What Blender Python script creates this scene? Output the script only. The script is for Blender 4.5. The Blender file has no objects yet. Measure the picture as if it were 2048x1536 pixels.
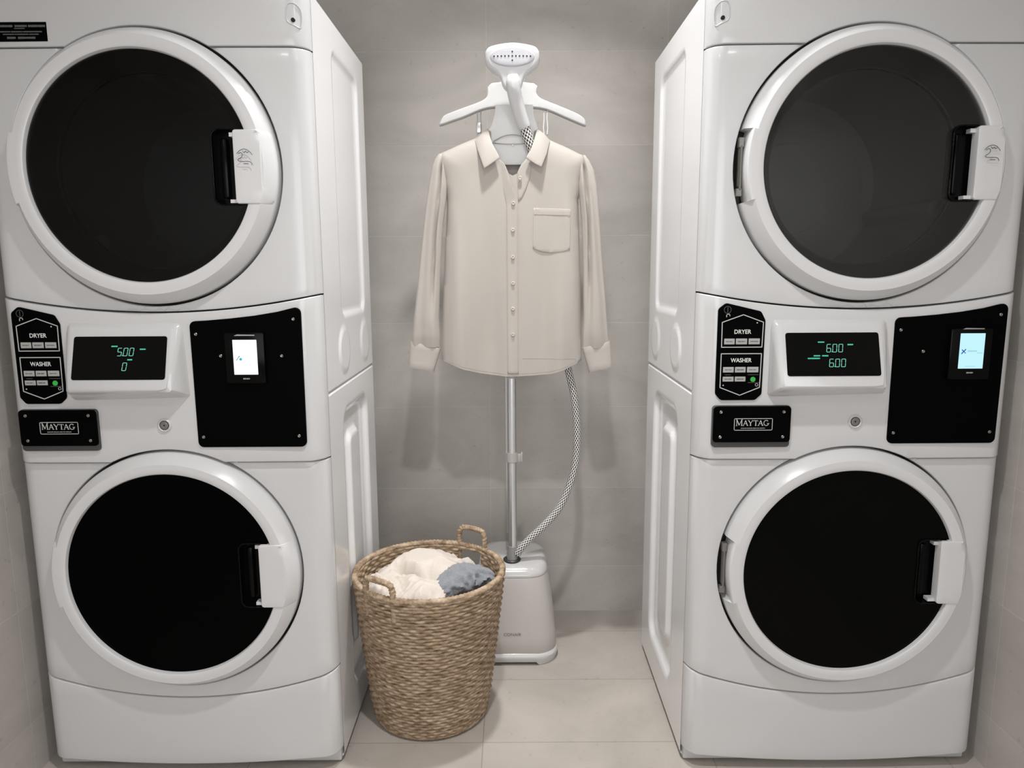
import bpy, bmesh, math, random
import numpy as np
from math import sin, cos, pi, sqrt, radians
from mathutils import Vector, Matrix, noise
from mathutils.geometry import delaunay_2d_cdt

random.seed(4)
scene = bpy.context.scene
COL = scene.collection

# ------------------------------------------------------------------ camera
F_PX, PITCH, ROLL, YAW, CAM_H, CAM_D = 1450.14, .156, .0054, .0004, 1.1723, 1.5516
cam_data = bpy.data.cameras.new('camera')
cam_data.sensor_fit = 'HORIZONTAL'
cam_data.sensor_width = 36.0
cam_data.lens = F_PX / 2048 * 36.0
cam_data.clip_start = .02
cam = bpy.data.objects.new('camera', cam_data)
COL.objects.link(cam)


def _cam_axis(u, v, z):
    c, s = cos(ROLL), sin(ROLL)
    u2, v2 = c * u + s * v, -s * u + c * v
    y = z * cos(PITCH) + v2 * sin(PITCH)
    h = -z * sin(PITCH) + v2 * cos(PITCH)
    c, s = cos(YAW), sin(YAW)
    return Vector((c * u2 + s * y, -s * u2 + c * y, h))


_r, _u, _f = _cam_axis(1, 0, 0), _cam_axis(0, 1, 0), _cam_axis(0, 0, 1)
M = Matrix((_r, _u, -_f)).transposed().to_4x4()
M.translation = Vector((0, -CAM_D, CAM_H))
cam.matrix_world = M
scene.camera = cam

# ------------------------------------------------------------------ world, lights, exposure
world = bpy.data.worlds.new('world')
scene.world = world
world.use_nodes = True
world.node_tree.nodes['Background'].inputs[0].default_value = (.9, .95, 1, 1)
world.node_tree.nodes['Background'].inputs[1].default_value = .05
scene.view_settings.view_transform = 'Standard'
scene.view_settings.look = 'None'
scene.view_settings.exposure = 0.0
scene.view_settings.gamma = 1.0
scene.view_settings.use_curve_mapping = False

CEIL = 2.40
LAMPS = [  # x, y, watts, disc radius
    (0.02, -0.80, 12.3, .040, 122),
    (0.05, 0.14, 9.0, .045, 112),
    (-0.80, -1.75, 2, .10, 180),  # this and the next are added fill lamps, no known source
    (0.80, -1.75, 2, .10, 180),
]


def add_area(name, loc, power, size, color=(1, .996, .99), shape='DISK', size_y=None, rot=(0, 0, 0), spread=None):
    d = bpy.data.lights.new(name, 'AREA')
    d.shape = shape
    d.size = size
    if size_y:
        d.size_y = size_y
    d.energy = power
    d.color = color
    if spread:
        d.spread = spread
    o = bpy.data.objects.new(name, d)
    o.location = loc
    o.rotation_euler = rot
    COL.objects.link(o)
    return o


for _i, (lx, ly, pw, rad, spr) in enumerate(LAMPS):
    add_area('downlight_beam', (lx, ly, CEIL - .012), pw, rad * 2, spread=radians(spr))
# added soft fill behind the camera for ambient light, not a real source
add_area('room_fill', (0, -3.1, 1.25), 33, 2.0, (.97, .98, 1), 'RECTANGLE', 1.5, (radians(90), 0, 0))


# ------------------------------------------------------------------ materials
def new_mat(name):
    m = bpy.data.materials.new(name)
    m.use_nodes = True
    nt = m.node_tree
    return m, nt, nt.nodes['Principled BSDF']


def mat(name, col, rough=.5, metal=0., coat=0., spec=.5, emit=None, estr=0., sheen=0., noise_scale=None, noise_amt=.04, bump=None):
    m, nt, b = new_mat(name)
    b.inputs['Base Color'].default_value = (*col, 1)
    b.inputs['Roughness'].default_value = rough
    b.inputs['Metallic'].default_value = metal
    b.inputs['Coat Weight'].default_value = coat
    b.inputs['Coat Roughness'].default_value = .08
    b.inputs['Specular IOR Level'].default_value = spec
    b.inputs['Sheen Weight'].default_value = sheen
    if emit:
        b.inputs['Emission Color'].default_value = (*emit, 1)
        b.inputs['Emission Strength'].default_value = estr
    if noise_scale:
        tc = nt.nodes.new('ShaderNodeTexCoord')
        n = nt.nodes.new('ShaderNodeTexNoise')
        n.inputs['Scale'].default_value = noise_scale
        n.inputs['Detail'].default_value = 5
        nt.links.new(tc.outputs['Object'], n.inputs['Vector'])
        mix = nt.nodes.new('ShaderNodeMix')
        mix.data_type = 'RGBA'
        mix.inputs['A'].default_value = (*[c * (1 - noise_amt) for c in col], 1)
        mix.inputs['B'].default_value = (*[min(1, c * (1 + noise_amt)) for c in col], 1)
        nt.links.new(n.outputs['Fac'], mix.inputs['Factor'])
        nt.links.new(mix.outputs['Result'], b.inputs['Base Color'])
        if bump:
            bp = nt.nodes.new('ShaderNodeBump')
            bp.inputs['Distance'].default_value = bump
            bp.inputs['Strength'].default_value = .6
            nt.links.new(n.outputs['Fac'], bp.inputs['Height'])
            nt.links.new(bp.outputs['Normal'], b.inputs['Normal'])
    return m


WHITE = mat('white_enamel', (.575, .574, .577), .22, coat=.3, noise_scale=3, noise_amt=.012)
WHITE_SIDE = mat('white_painted_steel', (.83, .83, .84), .16, coat=.5, noise_scale=2, noise_amt=.01)  # raised above the front white to make up for weak light on the sides
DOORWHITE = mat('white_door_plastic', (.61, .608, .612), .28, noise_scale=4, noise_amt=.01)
PLINTH = mat('grey_plinth', (.55, .545, .54), .5, noise_scale=4)
DARKGAP = mat('dark_gap', (.02, .018, .016), .7, noise_scale=8)
BLACK = mat('gloss_black', (.002, .002, .002), .2, spec=.10, noise_scale=6)
BLACKMATTE = mat('matte_black_panel', (.0012, .0012, .0012), .45, spec=.02, noise_scale=6)
CLEARDARK = mat('smoky_plastic', (.05, .05, .05), .12, spec=.6, noise_scale=9)
STEEL = mat('steel', (.55, .55, .55), .3, 1., noise_scale=20)
SCREW = mat('screw_metal', (.34, .32, .30), .3, 1., noise_scale=30)
HINGE = mat('hinge_grey', (.22, .215, .20), .4, .6, noise_scale=20)
DRUM = mat('drum_metal', (.42, .42, .42), .5, .2, noise_scale=6)
INK = mat('grey_ink', (.52, .52, .50), .5, noise_scale=40)
INKW = mat('white_ink', (.68, .68, .66), .5, noise_scale=40)
DIMINK = mat('dim_ink', (.10, .10, .10), .5, noise_scale=40)
TINYINK = mat('tiny_print', (.07, .07, .07), .5, noise_scale=40)
BTN = mat('grey_button', (.38, .38, .37), .45, noise_scale=40, noise_amt=.1)
GREEN = mat('green_button', (.02, .22, .03), .4, emit=(.05, .9, .1), estr=.18, noise_scale=60)
LED = mat('green_led', (.02, .1, .08), .5, emit=(.28, .85, .66), estr=.75)
LEDB = mat('green_led_label', (.02, .1, .08), .5, emit=(.1, .75, .5), estr=.8)
SCR_W = mat('lit_screen_white', (.1, .1, .1), .3, emit=(.88, .96, 1.0), estr=1.15)
SCR_C = mat('lit_screen_cyan', (.1, .1, .1), .3, emit=(.50, .86, .95), estr=.95)
LOGO_B = mat('blue_logo', (.02, .08, .3), .3, emit=(.02, .10, .45), estr=.5)
LOGO_T = mat('teal_logo', (.02, .2, .3), .3, emit=(.02, .40, .55), estr=.7)
LOGO_D = mat('dark_logo', (.05, .05, .06), .3, emit=(.12, .13, .14), estr=.7)
LOGO_G = mat('pale_logo_line', (.1, .2, .2), .3, emit=(.25, .55, .62), estr=.9)
STEAMW = mat('steamer_white_plastic', (.60, .60, .605), .25, coat=.2, noise_scale=6, noise_amt=.01)
STEAMB = mat('steamer_beige_shell', (.47, .435, .41), .38, coat=.2, noise_scale=5, noise_amt=.02)
LIDM = mat('steamer_lid', (.52, .505, .495), .16, coat=.5, noise_scale=6, noise_amt=.02)
SKIRT = mat('steamer_skirt', (.54, .525, .51), .28, coat=.2, noise_scale=6, noise_amt=.02)
NOZ = mat('nozzle_plate', (.50, .50, .53), .22, coat=.3, noise_scale=6, noise_amt=.01)
HOLE = mat('hole_black', (.004, .004, .004), .8, noise_scale=6)
CHROME = mat('satin_tube', (.72, .73, .74), .32, .85, noise_scale=12, noise_amt=.05)
PORT = mat('dark_port', (.03, .035, .034), .3, noise_scale=12)
COLLARG = mat('grey_clear_sleeve', (.26, .25, .25), .2, noise_scale=12)
HANGL = mat('hanger_white_lit', (.80, .80, .79), .35, noise_scale=6, noise_amt=.01)  # lighter copy of the hanger plastic, offsets the head's shade on the lower hanger
HANGW = mat('hanger_white', (.56, .557, .55), .35, noise_scale=6, noise_amt=.01)
BUTTON = mat('shirt_button', (.50, .46, .42), .2, coat=.6, noise_scale=30)
THREAD = mat('seam_thread', (.36, .32, .29), .9, noise_scale=50)  # thread slightly darker than the shirt fabric
CREAM = mat('cream_cotton', (.62, .555, .49), .9, sheen=.3, noise_scale=220, noise_amt=.05, bump=.0006)
SOCK = mat('grey_blue_knit', (.215, .225, .245), .95, sheen=.4, noise_scale=260, noise_amt=.35, bump=.002)
ROPE = mat('seagrass_rope', (.30, .20, .12), .7, noise_scale=90, noise_amt=.35, bump=.001)


def glass_mat(name, tint, spec=.5, rough=.03):
    m = bpy.data.materials.new(name)
    m.use_nodes = True
    nt = m.node_tree
    for n in list(nt.nodes):
        nt.nodes.remove(n)
    out = nt.nodes.new('ShaderNodeOutputMaterial')
    tr = nt.nodes.new('ShaderNodeBsdfTransparent')
    tr.inputs[0].default_value = (tint, tint, tint, 1)
    gl = nt.nodes.new('ShaderNodeBsdfGlossy')
    gl.inputs['Roughness'].default_value = rough
    gl.inputs['Color'].default_value = (spec, spec, spec, 1)
    fr = nt.nodes.new('ShaderNodeFresnel')
    fr.inputs[0].default_value = 1.45
    mx = nt.nodes.new('ShaderNodeMixShader')
    nt.links.new(fr.outputs[0], mx.inputs[0])
    nt.links.new(tr.outputs[0], mx.inputs[1])
    nt.links.new(gl.outputs[0], mx.inputs[2])
    nt.links.new(mx.outputs[0], out.inputs[0])
    return m


GLASS_L = glass_mat('smoked_glass', .42, .35)
GLASS_R = glass_mat('lighter_smoked_glass', .66, .8)
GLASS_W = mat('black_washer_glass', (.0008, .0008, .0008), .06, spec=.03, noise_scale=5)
GLASS_W2 = mat('black_washer_glass_greyer', (.0022, .0022, .0022), .08, spec=.05, noise_scale=5)  # slightly greyer, rougher black for the right washer


def fabric_mat(name, col):
    m, nt, b = new_mat(name)
    tc = nt.nodes.new('ShaderNodeTexCoord')
    n = nt.nodes.new('ShaderNodeTexNoise')
    n.inputs['Scale'].default_value = 7
    n.inputs['Detail'].default_value = 3
    w = nt.nodes.new('ShaderNodeTexNoise')
    w.inputs['Scale'].default_value = 900
    nt.links.new(tc.outputs['Object'], n.inputs['Vector'])
    nt.links.new(tc.outputs['Object'], w.inputs['Vector'])
    r = nt.nodes.new('ShaderNodeMix')
    r.data_type = 'RGBA'
    r.inputs['A'].default_value = (*[c * .97 for c in col], 1)
    r.inputs['B'].default_value = (*[c * 1.03 for c in col], 1)
    nt.links.new(n.outputs['Fac'], r.inputs['Factor'])
    nt.links.new(r.outputs['Result'], b.inputs['Base Color'])
    bp = nt.nodes.new('ShaderNodeBump')
    bp.inputs['Distance'].default_value = .0002
    bp.inputs['Strength'].default_value = .3
    nt.links.new(w.outputs['Fac'], bp.inputs['Height'])
    nt.links.new(bp.outputs['Normal'], b.inputs['Normal'])
    b.inputs['Roughness'].default_value = .62
    b.inputs['Sheen Weight'].default_value = .15
    b.inputs['Specular IOR Level'].default_value = .3
    return m


SHIRT = fabric_mat('taupe_satin_cotton', (.415, .380, .345))


def tile_mat(name, axes, off, col, grout, rough=.45, seed=0., tile=(.56, .279), mortar=.0024, bumpd=.0006):
    m, nt, b = new_mat(name)
    N, L = nt.nodes, nt.links
    tc = N.new('ShaderNodeTexCoord')
    sp = N.new('ShaderNodeSeparateXYZ')
    L.new(tc.outputs['Object'], sp.inputs[0])
    cb = N.new('ShaderNodeCombineXYZ')
    for k in (0, 1):
        ad = N.new('ShaderNodeMath')
        ad.operation = 'ADD'
        ad.inputs[1].default_value = off[k]
        L.new(sp.outputs['XYZ'.index(axes[k])], ad.inputs[0])
        L.new(ad.outputs[0], cb.inputs[k])
    br = N.new('ShaderNodeTexBrick')
    br.offset = 0
    br.inputs['Scale'].default_value = 1
    br.inputs['Brick Width'].default_value = tile[0]
    br.inputs['Row Height'].default_value = tile[1]
    br.inputs['Mortar Size'].default_value = mortar / 2
    br.inputs['Mortar Smooth'].default_value = .25
    br.inputs['Color1'].default_value = (*[c * .96 for c in col], 1)
    br.inputs['Color2'].default_value = (*[c * 1.03 for c in col], 1)
    br.inputs['Mortar'].default_value = (*grout, 1)
    L.new(cb.outputs[0], br.inputs['Vector'])
    mp = N.new('ShaderNodeMapping')
    mp.inputs['Location'].default_value = (seed, seed * .7, seed * 1.3)
    mp.inputs['Scale'].default_value = (1, 1, 1.8)
    L.new(tc.outputs['Object'], mp.inputs['Vector'])
    n1 = N.new('ShaderNodeTexNoise')
    n1.inputs['Scale'].default_value = 2.6
    n1.inputs['Detail'].default_value = 8
    n1.inputs['Roughness'].default_value = .62
    n1.inputs['Distortion'].default_value = .8
    L.new(mp.outputs[0], n1.inputs['Vector'])
    n2 = N.new('ShaderNodeTexNoise')
    n2.inputs['Scale'].default_value = 60
    n2.inputs['Detail'].default_value = 4
    L.new(tc.outputs['Object'], n2.inputs['Vector'])
    rp = N.new('ShaderNodeValToRGB')
    rp.color_ramp.elements[0].position = .3
    rp.color_ramp.elements[0].color = (.83, .825, .81, 1)
    rp.color_ramp.elements[1].position = .72
    rp.color_ramp.elements[1].color = (1.09, 1.08, 1.08, 1)
    L.new(n1.outputs['Fac'], rp.inputs[0])
    mu = N.new('ShaderNodeMix')
    mu.data_type = 'RGBA'
    mu.blend_type = 'MULTIPLY'
    mu.inputs['Factor'].default_value = 1
    L.new(br.outputs['Color'], mu.inputs['A'])
    L.new(rp.outputs[0], mu.inputs['B'])
    sk = N.new('ShaderNodeValToRGB')   # scattered pits
    sk.color_ramp.elements[0].position = .25
    sk.color_ramp.elements[0].color = (.82, .81, .8, 1)
    sk.color_ramp.elements[1].position = .36
    sk.color_ramp.elements[1].color = (1, 1, 1, 1)
    L.new(n2.outputs['Fac'], sk.inputs[0])
    m2 = N.new('ShaderNodeMix')
    m2.data_type = 'RGBA'
    m2.blend_type = 'MULTIPLY'
    m2.inputs['Factor'].default_value = 1
    L.new(mu.outputs['Result'], m2.inputs['A'])
    L.new(sk.outputs[0], m2.inputs['B'])
    L.new(m2.outputs['Result'], b.inputs['Base Color'])
    bp = N.new('ShaderNodeBump')
    bp.inputs['Distance'].default_value = bumpd
    bp.inputs['Strength'].default_value = .5
    bp.invert = True
    L.new(br.outputs['Fac'], bp.inputs['Height'])
    L.new(bp.outputs['Normal'], b.inputs['Normal'])
    b.inputs['Roughness'].default_value = rough
    return m


WALLC, GROUTC = (.50, .472, .440), (.57, .545, .515)
WALL_BACK = tile_mat('greige_wall_tile', 'XZ', (.073 + 5.6, -.165 + 2.79), WALLC, GROUTC, .5, 1.)
WALL_SIDE = tile_mat('greige_side_wall_tile', 'YZ', (5.6, -.130 + 2.79), WALLC, GROUTC, .5, 4.)
FLOOR = tile_mat('greige_floor_tile', 'XY', (.077 + 5.6, -.108 + 5.64), (.455, .418, .380), (.33, .30, .275), .36, 7., (.56, .282), .003)
CEILM = mat('ceiling_paint', (.75, .75, .74), .8, noise_scale=3)


# ------------------------------------------------------------------ object helpers
def mesh_obj(name, me, m, parent=None, smooth=35):
    if m and len(me.materials) == 0:
        me.materials.append(m)
    elif m and me.materials[0] != m:
        me = me.copy()
        me.materials[0] = m
    if smooth and not me.get('sm'):
        me.polygons.foreach_set('use_smooth', [True] * len(me.polygons))
        me.set_sharp_from_angle(angle=radians(smooth))
        me['sm'] = 1
    o = bpy.data.objects.new(name, me)
    if parent:
        o.parent = parent
    COL.objects.link(o)
    return o


def mesh_from(verts, faces, name='mesh'):
    me = bpy.data.meshes.new(name)
    me.from_pydata([tuple(map(float, v)) for v in verts], [], [tuple(map(int, f)) for f in faces])
    me.validate()
    me.update()
    return me


def thing(name, label, cat, loc=(0, 0, 0), group=None):
    o = bpy.data.objects.new(name, None)
    o.empty_display_size = .05
    o.location = loc
    COL.objects.link(o)
    return tag(o, label, cat, group)


def tag(o, label, cat, group=None):
    o['label'] = label
    o['category'] = cat
    if group:
        o['group'] = group
    return o


def structure(o):
    o['kind'] = 'structure'
    return o


def bm_box(bm, x0, x1, y0, y1, z0, z1, bev=0., segs=2):
    r = bmesh.ops.create_cube(bm, size=1)
    vs = r['verts']
    for v in vs:
        v.co = Vector(((x0 + x1) / 2 + v.co.x * (x1 - x0), (y0 + y1) / 2 + v.co.y * (y1 - y0), (z0 + z1) / 2 + v.co.z * (z1 - z0)))
    if bev > 0:
        es = list({e for v in vs for e in v.link_edges})
        bmesh.ops.bevel(bm, geom=es, offset=bev, segments=segs, affect='EDGES', profile=.5)


def box_mesh(*a, bev=0., segs=2):
    bm = bmesh.new()
    bm_box(bm, *a, bev=bev, segs=segs)
    me = bpy.data.meshes.new('box')
    bm.to_mesh(me)
    bm.free()
    return me


def boxes_mesh(lst):
    bm = bmesh.new()
    for b in lst:
        bm_box(bm, *b)
    me = bpy.data.meshes.new('boxes')
    bm.to_mesh(me)
    bm.free()
    return me


def hull_mesh(pts, bev=0., segs=3):
    bm = bmesh.new()
    vs = [bm.verts.new(p) for p in pts]
    bmesh.ops.convex_hull(bm, input=vs)
    bmesh.ops.dissolve_limit(bm, angle_limit=radians(2), verts=bm.verts, edges=bm.edges)
    if bev:
        bmesh.ops.bevel(bm, geom=list(bm.edges), offset=bev, segments=segs, affect='EDGES', profile=.5)
    bmesh.ops.recalc_face_normals(bm, faces=bm.faces)
    me = bpy.data.meshes.new('hull')
    bm.to_mesh(me)
    bm.free()
    return me


def dens(loop, step):
    out = []
    n = len(loop)
    for i in range(n):
        a, b = loop[i], loop[(i + 1) % n]
        d = math.hypot(b[0] - a[0], b[1] - a[1])
        k = max(1, int(math.ceil(d / step)))
        for j in range(k):
            t = j / k
            out.append((a[0] + (b[0] - a[0]) * t, a[1] + (b[1] - a[1]) * t))
    return out


def round_poly(pts, rads, n=6):
    """round the corners of a polygon"""
    if not isinstance(rads, (list, tuple)):
        rads = [rads] * len(pts)
    out = []
    N = len(pts)
    for i in range(N):
        p = Vector(pts[i]); a = Vector(pts[i - 1]); b = Vector(pts[(i + 1) % N])
        r = rads[i]
        if r <= 0:
            out.append(tuple(p)); continue
        u = (a - p).normalized(); w = (b - p).normalized()
        ang = math.acos(max(-1, min(1, u.dot(w))))
        if ang > pi - .05:
            out.append(tuple(p)); continue
        t = min(r / math.tan(ang / 2), (a - p).length * .48, (b - p).length * .48)
        r = t * math.tan(ang / 2)
        c = p + (u + w).normalized() * (r / sin(ang / 2))
        s = p + u * t; e = p + w * t
        a0 = math.atan2(s.y - c.y, s.x - c.x); a1 = math.atan2(e.y - c.y, e.x - c.x)
        d = (a1 - a0 + pi) % (2 * pi) - pi
        for k in range(n + 1):
            th = a0 + d * k / n
            out.append((c.x + r * cos(th), c.y + r * sin(th)))
    return out


def circle2(cx, cz, r, n=64, rz=None):
    rz = rz or r
    return [(cx + r * cos(2 * pi * k / n), cz + rz * sin(2 * pi * k / n)) for k in range(n)]


def _inside(P, loops):
    x, z = P[:, 0], P[:, 1]
    c = np.zeros(len(P), bool)
    for L in loops:
        A = np.array(L); B = np.roll(A, -1, 0)
        for (x0, z0), (x1, z1) in zip(A, B):
            if z0 == z1:
                continue
            m = (z0 > z) != (z1 > z)
            c ^= m & (x < (x1 - x0) * (z - z0) / (z1 - z0) + x0)
    return c


def _dist(P, loops):
    d = np.full(len(P), 1e9)
    for L in loops:
        A = np.array(L); B = np.roll(A, -1, 0)
        D = B - A
        LL = np.maximum((D ** 2).sum(1), 1e-18)
        for a, dd, l in zip(A, D, LL):
            t = np.clip(((P - a) @ dd) / l, 0, 1)
            q = a + t[:, None] * dd
            d = np.minimum(d, np.hypot(P[:, 0] - q[:, 0], P[:, 1] - q[:, 1]))
    return d


def tri2d(outer, holes=(), step=.02, offs=(), xs=None, zs=None, margin=None, cols=(), strip=None):
    loops = [outer] + list(holes)
    pts, edges = [], []
    for L in loops:
        b = len(pts)
        pts += [tuple(p) for p in L]
        edges += [(b + i, b + (i + 1) % len(L)) for i in range(len(L))]
    cand = []
    for L in loops:
        A = np.array(L); Bp = np.roll(A, -1, 0); Am = np.roll(A, 1, 0)
        T = Bp - Am
        T /= np.maximum(np.linalg.norm(T, axis=1), 1e-12)[:, None]
        Nn = np.stack([-T[:, 1], T[:, 0]], 1)
        for o in offs:
            for sgn in (1, -1):
                Q = A + sgn * Nn * o
                ok = _inside(Q, loops)
                Q = Q[ok]
                if len(Q):
                    d = _dist(Q, loops)
                    cand.append(Q[d > o * .93])
    if strip:   # tidy rows in the curved corner strips: (limit x, limit x, bottom(x), top(x), side columns)
        xa, xb_, fb_, ft_, cs_ = strip
        cand = [c[(c[:, 0] > xa) & (c[:, 0] < xb_)] for c in cand]
        ex_ = []
        for x_ in cs_:
            for o in offs:
                ex_ += [(x_, fb_(x_) + o), (x_, ft_(x_) - o)]
        cand.append(np.array(ex_))
    mg = margin if margin is not None else (max(offs) if offs else 0) + step * .35
    A = np.array(outer)
    if xs is None:
        xs = np.arange(A[:, 0].min() + step / 2, A[:, 0].max(), step)
    if zs is None:
        zs = np.arange(A[:, 1].min() + step / 2, A[:, 1].max(), step)
    G = np.array([(x, z) for x in xs for z in zs]) if len(xs) and len(zs) else np.zeros((0, 2))
    if len(G):
        G = G[_inside(G, loops)]
    if len(G):
        G = G[_dist(G, loops) > mg]
    if len(G):
        cand.append(G)
    if cand:
        pts += [tuple(p) for p in np.concatenate(cand)]
    A_ = np.array(outer)
    for cx_ in cols:   # constraint lines keep the curved corner columns clean
        b = len(pts)
        pts += [(cx_, A_[:, 1].min() - .01), (cx_, A_[:, 1].max() + .01)]
        edges.append((b, b + 1))
    res = delaunay_2d_cdt([Vector(p) for p in pts], edges, [], 0, 1e-7)
    V = np.array([(v.x, v.y) for v in res[0]])
    Fs = np.array([f for f in res[2]])
    C = V[Fs].mean(1)
    Fs = Fs[_inside(C, loops)]
    used = np.unique(Fs)
    remap = -np.ones(len(V), int)
    remap[used] = np.arange(len(used))
    V = V[used]; Fs = remap[Fs]
    return V, Fs, _dist(V, loops)


def solidify2(V, Fs, Yf, Yb):
    """front surface (facing -y) at Yf and back surface at Yb, stitched"""
    n = len(V)
    verts = [(V[i, 0], Yf[i], V[i, 1]) for i in range(n)] + [(V[i, 0], Yb[i], V[i, 1]) for i in range(n)]
    faces = [tuple(f) for f in Fs] + [(f[2] + n, f[1] + n, f[0] + n) for f in Fs]
    cnt = {}
    for f in Fs:
        for k in range(3):
            a, b = f[k], f[(k + 1) % 3]
            cnt[(a, b)] = 1
    for (a, b) in cnt:
        if (b, a) not in cnt:
            faces.append((b, a, a + n, b + n))
    return mesh_from(verts, faces)


def plate(outer, holes=(), yf=0., t=.02, step=.03, bev=.003, bs=3, xs=None, zs=None, yb=None, ds=None, cols=(), strip=None):
    """flat or curved plate with rolled edges. yf: front y (number or function of x,z arrays)"""
    ds = ds or step
    outer = dens(outer, ds)
    holes = [dens(h, ds) for h in holes]
    offs = [bev * (1 - cos(pi / 2 * k / bs)) for k in range(1, bs + 1)] if bev > 0 else []
    V, Fs, D = tri2d(outer, holes, step, offs, xs, zs, cols=cols, strip=strip)
    base = yf(V[:, 0], V[:, 1]) if callable(yf) else np.full(len(V), float(yf))
    add = np.zeros(len(V))
    if bev > 0:
        q = np.clip(1 - D / bev, 0, 1)
        add = bev * (1 - np.sqrt(np.maximum(0, 1 - q * q)))
    Yb = (np.full(len(V), float(yb)) if yb is not None else base + t)
    return solidify2(V, Fs, base + add, np.maximum(Yb, base + add + 1e-4))


def lathe_y(cx, cz, prof_fn, thetas, closed_profile=False):
    verts, faces = [], []
    n = None
    for th in thetas:
        pr = prof_fn(th)
        n = len(pr)
        for r, y in pr:
            verts.append((cx + r * cos(th), y, cz + r * sin(th)))
    N = len(thetas)
    for i in range(N):
        j = (i + 1) % N
        for k in range(n - (0 if closed_profile else 1)):
            k2 = (k + 1) % n
            faces.append((i * n + k, j * n + k, j * n + k2, i * n + k2))
    return mesh_from(verts, faces)


def tube(path, rad, seg=10, closed=False, caps=True, uv=False):
    P = [Vector(p) for p in path]
    n = len(P)
    R = rad if isinstance(rad, (list, tuple)) else [rad] * n
    verts, faces = [], []
    up = None
    cum = [0]
    for i in range(n):
        if i:
            cum.append(cum[-1] + (P[i] - P[i - 1]).length)
        a = P[i - 1] if (i > 0 or closed) else P[i]
        b = P[(i + 1) % n] if (i < n - 1 or closed) else P[i]
        T = (b - a).normalized()
        if up is None:
            up = Vector((0, 0, 1)) if abs(T.z) < .9 else Vector((0, 1, 0))
        s = T.cross(up).normalized()
        up = s.cross(T).normalized()
        for k in range(seg):
            th = 2 * pi * k / seg
            verts.append(P[i] + (s * cos(th) + up * sin(th)) * R[i])
    for i in range(n - (0 if closed else 1)):
        j = (i + 1) % n
        for k in range(seg):
            k2 = (k + 1) % seg
            faces.append((i * seg + k, i * seg + k2, j * seg + k2, j * seg + k))
    if caps and not closed:
        faces.append(tuple(range(seg))[::-1])
        faces.append(tuple((n - 1) * seg + k for k in range(seg)))
    me = bpy.data.meshes.new('tube')
    me.from_pydata([tuple(v) for v in verts], [], faces)
    me.update()
    bm = bmesh.new()
    bm.from_mesh(me)
    bmesh.ops.recalc_face_normals(bm, faces=bm.faces)
    bm.to_mesh(me)
    bm.free()
    if uv:
        lay = me.uv_layers.new(name='UVMap')
        for poly in me.polygons:
            ks = [me.loops[li].vertex_index % seg for li in poly.loop_indices]
            wrap = (0 in ks) and (seg - 1 in ks)
            for li in poly.loop_indices:
                vi = me.loops[li].vertex_index
                k = vi % seg
                i = vi // seg
                u = k / seg
                if wrap and k == 0:
                    u = 1.
                lay.data[li].uv = (u, cum[i])
    return me


def smooth_path(pts, n=12, closed=False):
    P = [Vector(p) for p in pts]
    out = []
    m = len(P)
    for i in range(m if closed else m - 1):
        if closed:
            p0, p1, p2, p3 = P[i - 1], P[i], P[(i + 1) % m], P[(i + 2) % m]
        else:
            p0 = P[i - 1] if i else P[0] * 2 - P[1]
            p1, p2 = P[i], P[i + 1]
            p3 = P[i + 2] if i + 2 < m else P[-1] * 2 - P[-2]
        for k in range(n):
            t = k / n
            out.append(.5 * ((2 * p1) + (p2 - p0) * t + (2 * p0 - 5 * p1 + 4 * p2 - p3) * t * t + (3 * p1 - p0 - 3 * p2 + p3) * t ** 3))
    if not closed:
        out.append(P[-1])
    return out


def loft(sections, cap0=True, cap1=True):
    n = len(sections[0])
    verts = [p for s in sections for p in s]
    faces = []
    for i in range(len(sections) - 1):
        for k in range(n):
            k2 = (k + 1) % n
            faces.append((i * n + k, i * n + k2, (i + 1) * n + k2, (i + 1) * n + k))
    if cap0:
        faces.append(tuple(range(n))[::-1])
    if cap1:
        faces.append(tuple((len(sections) - 1) * n + k for k in range(n)))
    me = mesh_from(verts, faces)
    bm = bmesh.new()
    bm.from_mesh(me)
    bmesh.ops.recalc_face_normals(bm, faces=bm.faces)
    bm.to_mesh(me)
    bm.free()
    return me


def join_meshes(lst):
    bm = bmesh.new()
    for me in lst:
        bm.from_mesh(me)
    me = bpy.data.meshes.new('joined')
    bm.to_mesh(me)
    bm.free()
    return me


# flat marks on a plane: origin O, axes ax (right), az (up), lifted along n
class Plane:
    def __init__(s, O, ax, az):
        s.O, s.ax, s.az = Vector(O), Vector(ax), Vector(az)
        s.n = s.ax.cross(s.az).normalized()

    def at(s, u, v, h=0.):
        return s.O + s.ax * u + s.az * v + s.n * h


def marks(plane, polys, h=.0006, t=.0005):
    verts, faces = [], []
    for poly in polys:
        b = len(verts)
        n = len(poly)
        for (u, v) in poly:
            verts.append(plane.at(u, v, h))
        for (u, v) in poly:
            verts.append(plane.at(u, v, h - t))
        faces.append(tuple(b + i for i in range(n)))
        for i in range(n):
            j = (i + 1) % n
            faces.append((b + j, b + i, b + i + n, b + j + n))
    me = mesh_from(verts, faces)
    return me


def rect(u0, u1, v0, v1):
    return [(u0, v0), (u1, v0), (u1, v1), (u0, v1)]


def seg_line(a, b, w):
    a, b = Vector(a), Vector(b)
    d = (b - a).normalized()
    n = Vector((-d.y, d.x)) * (w / 2)
    return [tuple(a - n), tuple(b - n), tuple(b + n), tuple(a + n)]


def outline(pts, w, closed=True):
    n = len(pts)
    out = []
    for i in range(n if closed else n - 1):
        a, b = Vector(pts[i]), Vector(pts[(i + 1) % n])
        d = (b - a).normalized() * (w * .35)
        out.append(seg_line(a - d, b + d, w))
    return out


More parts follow.
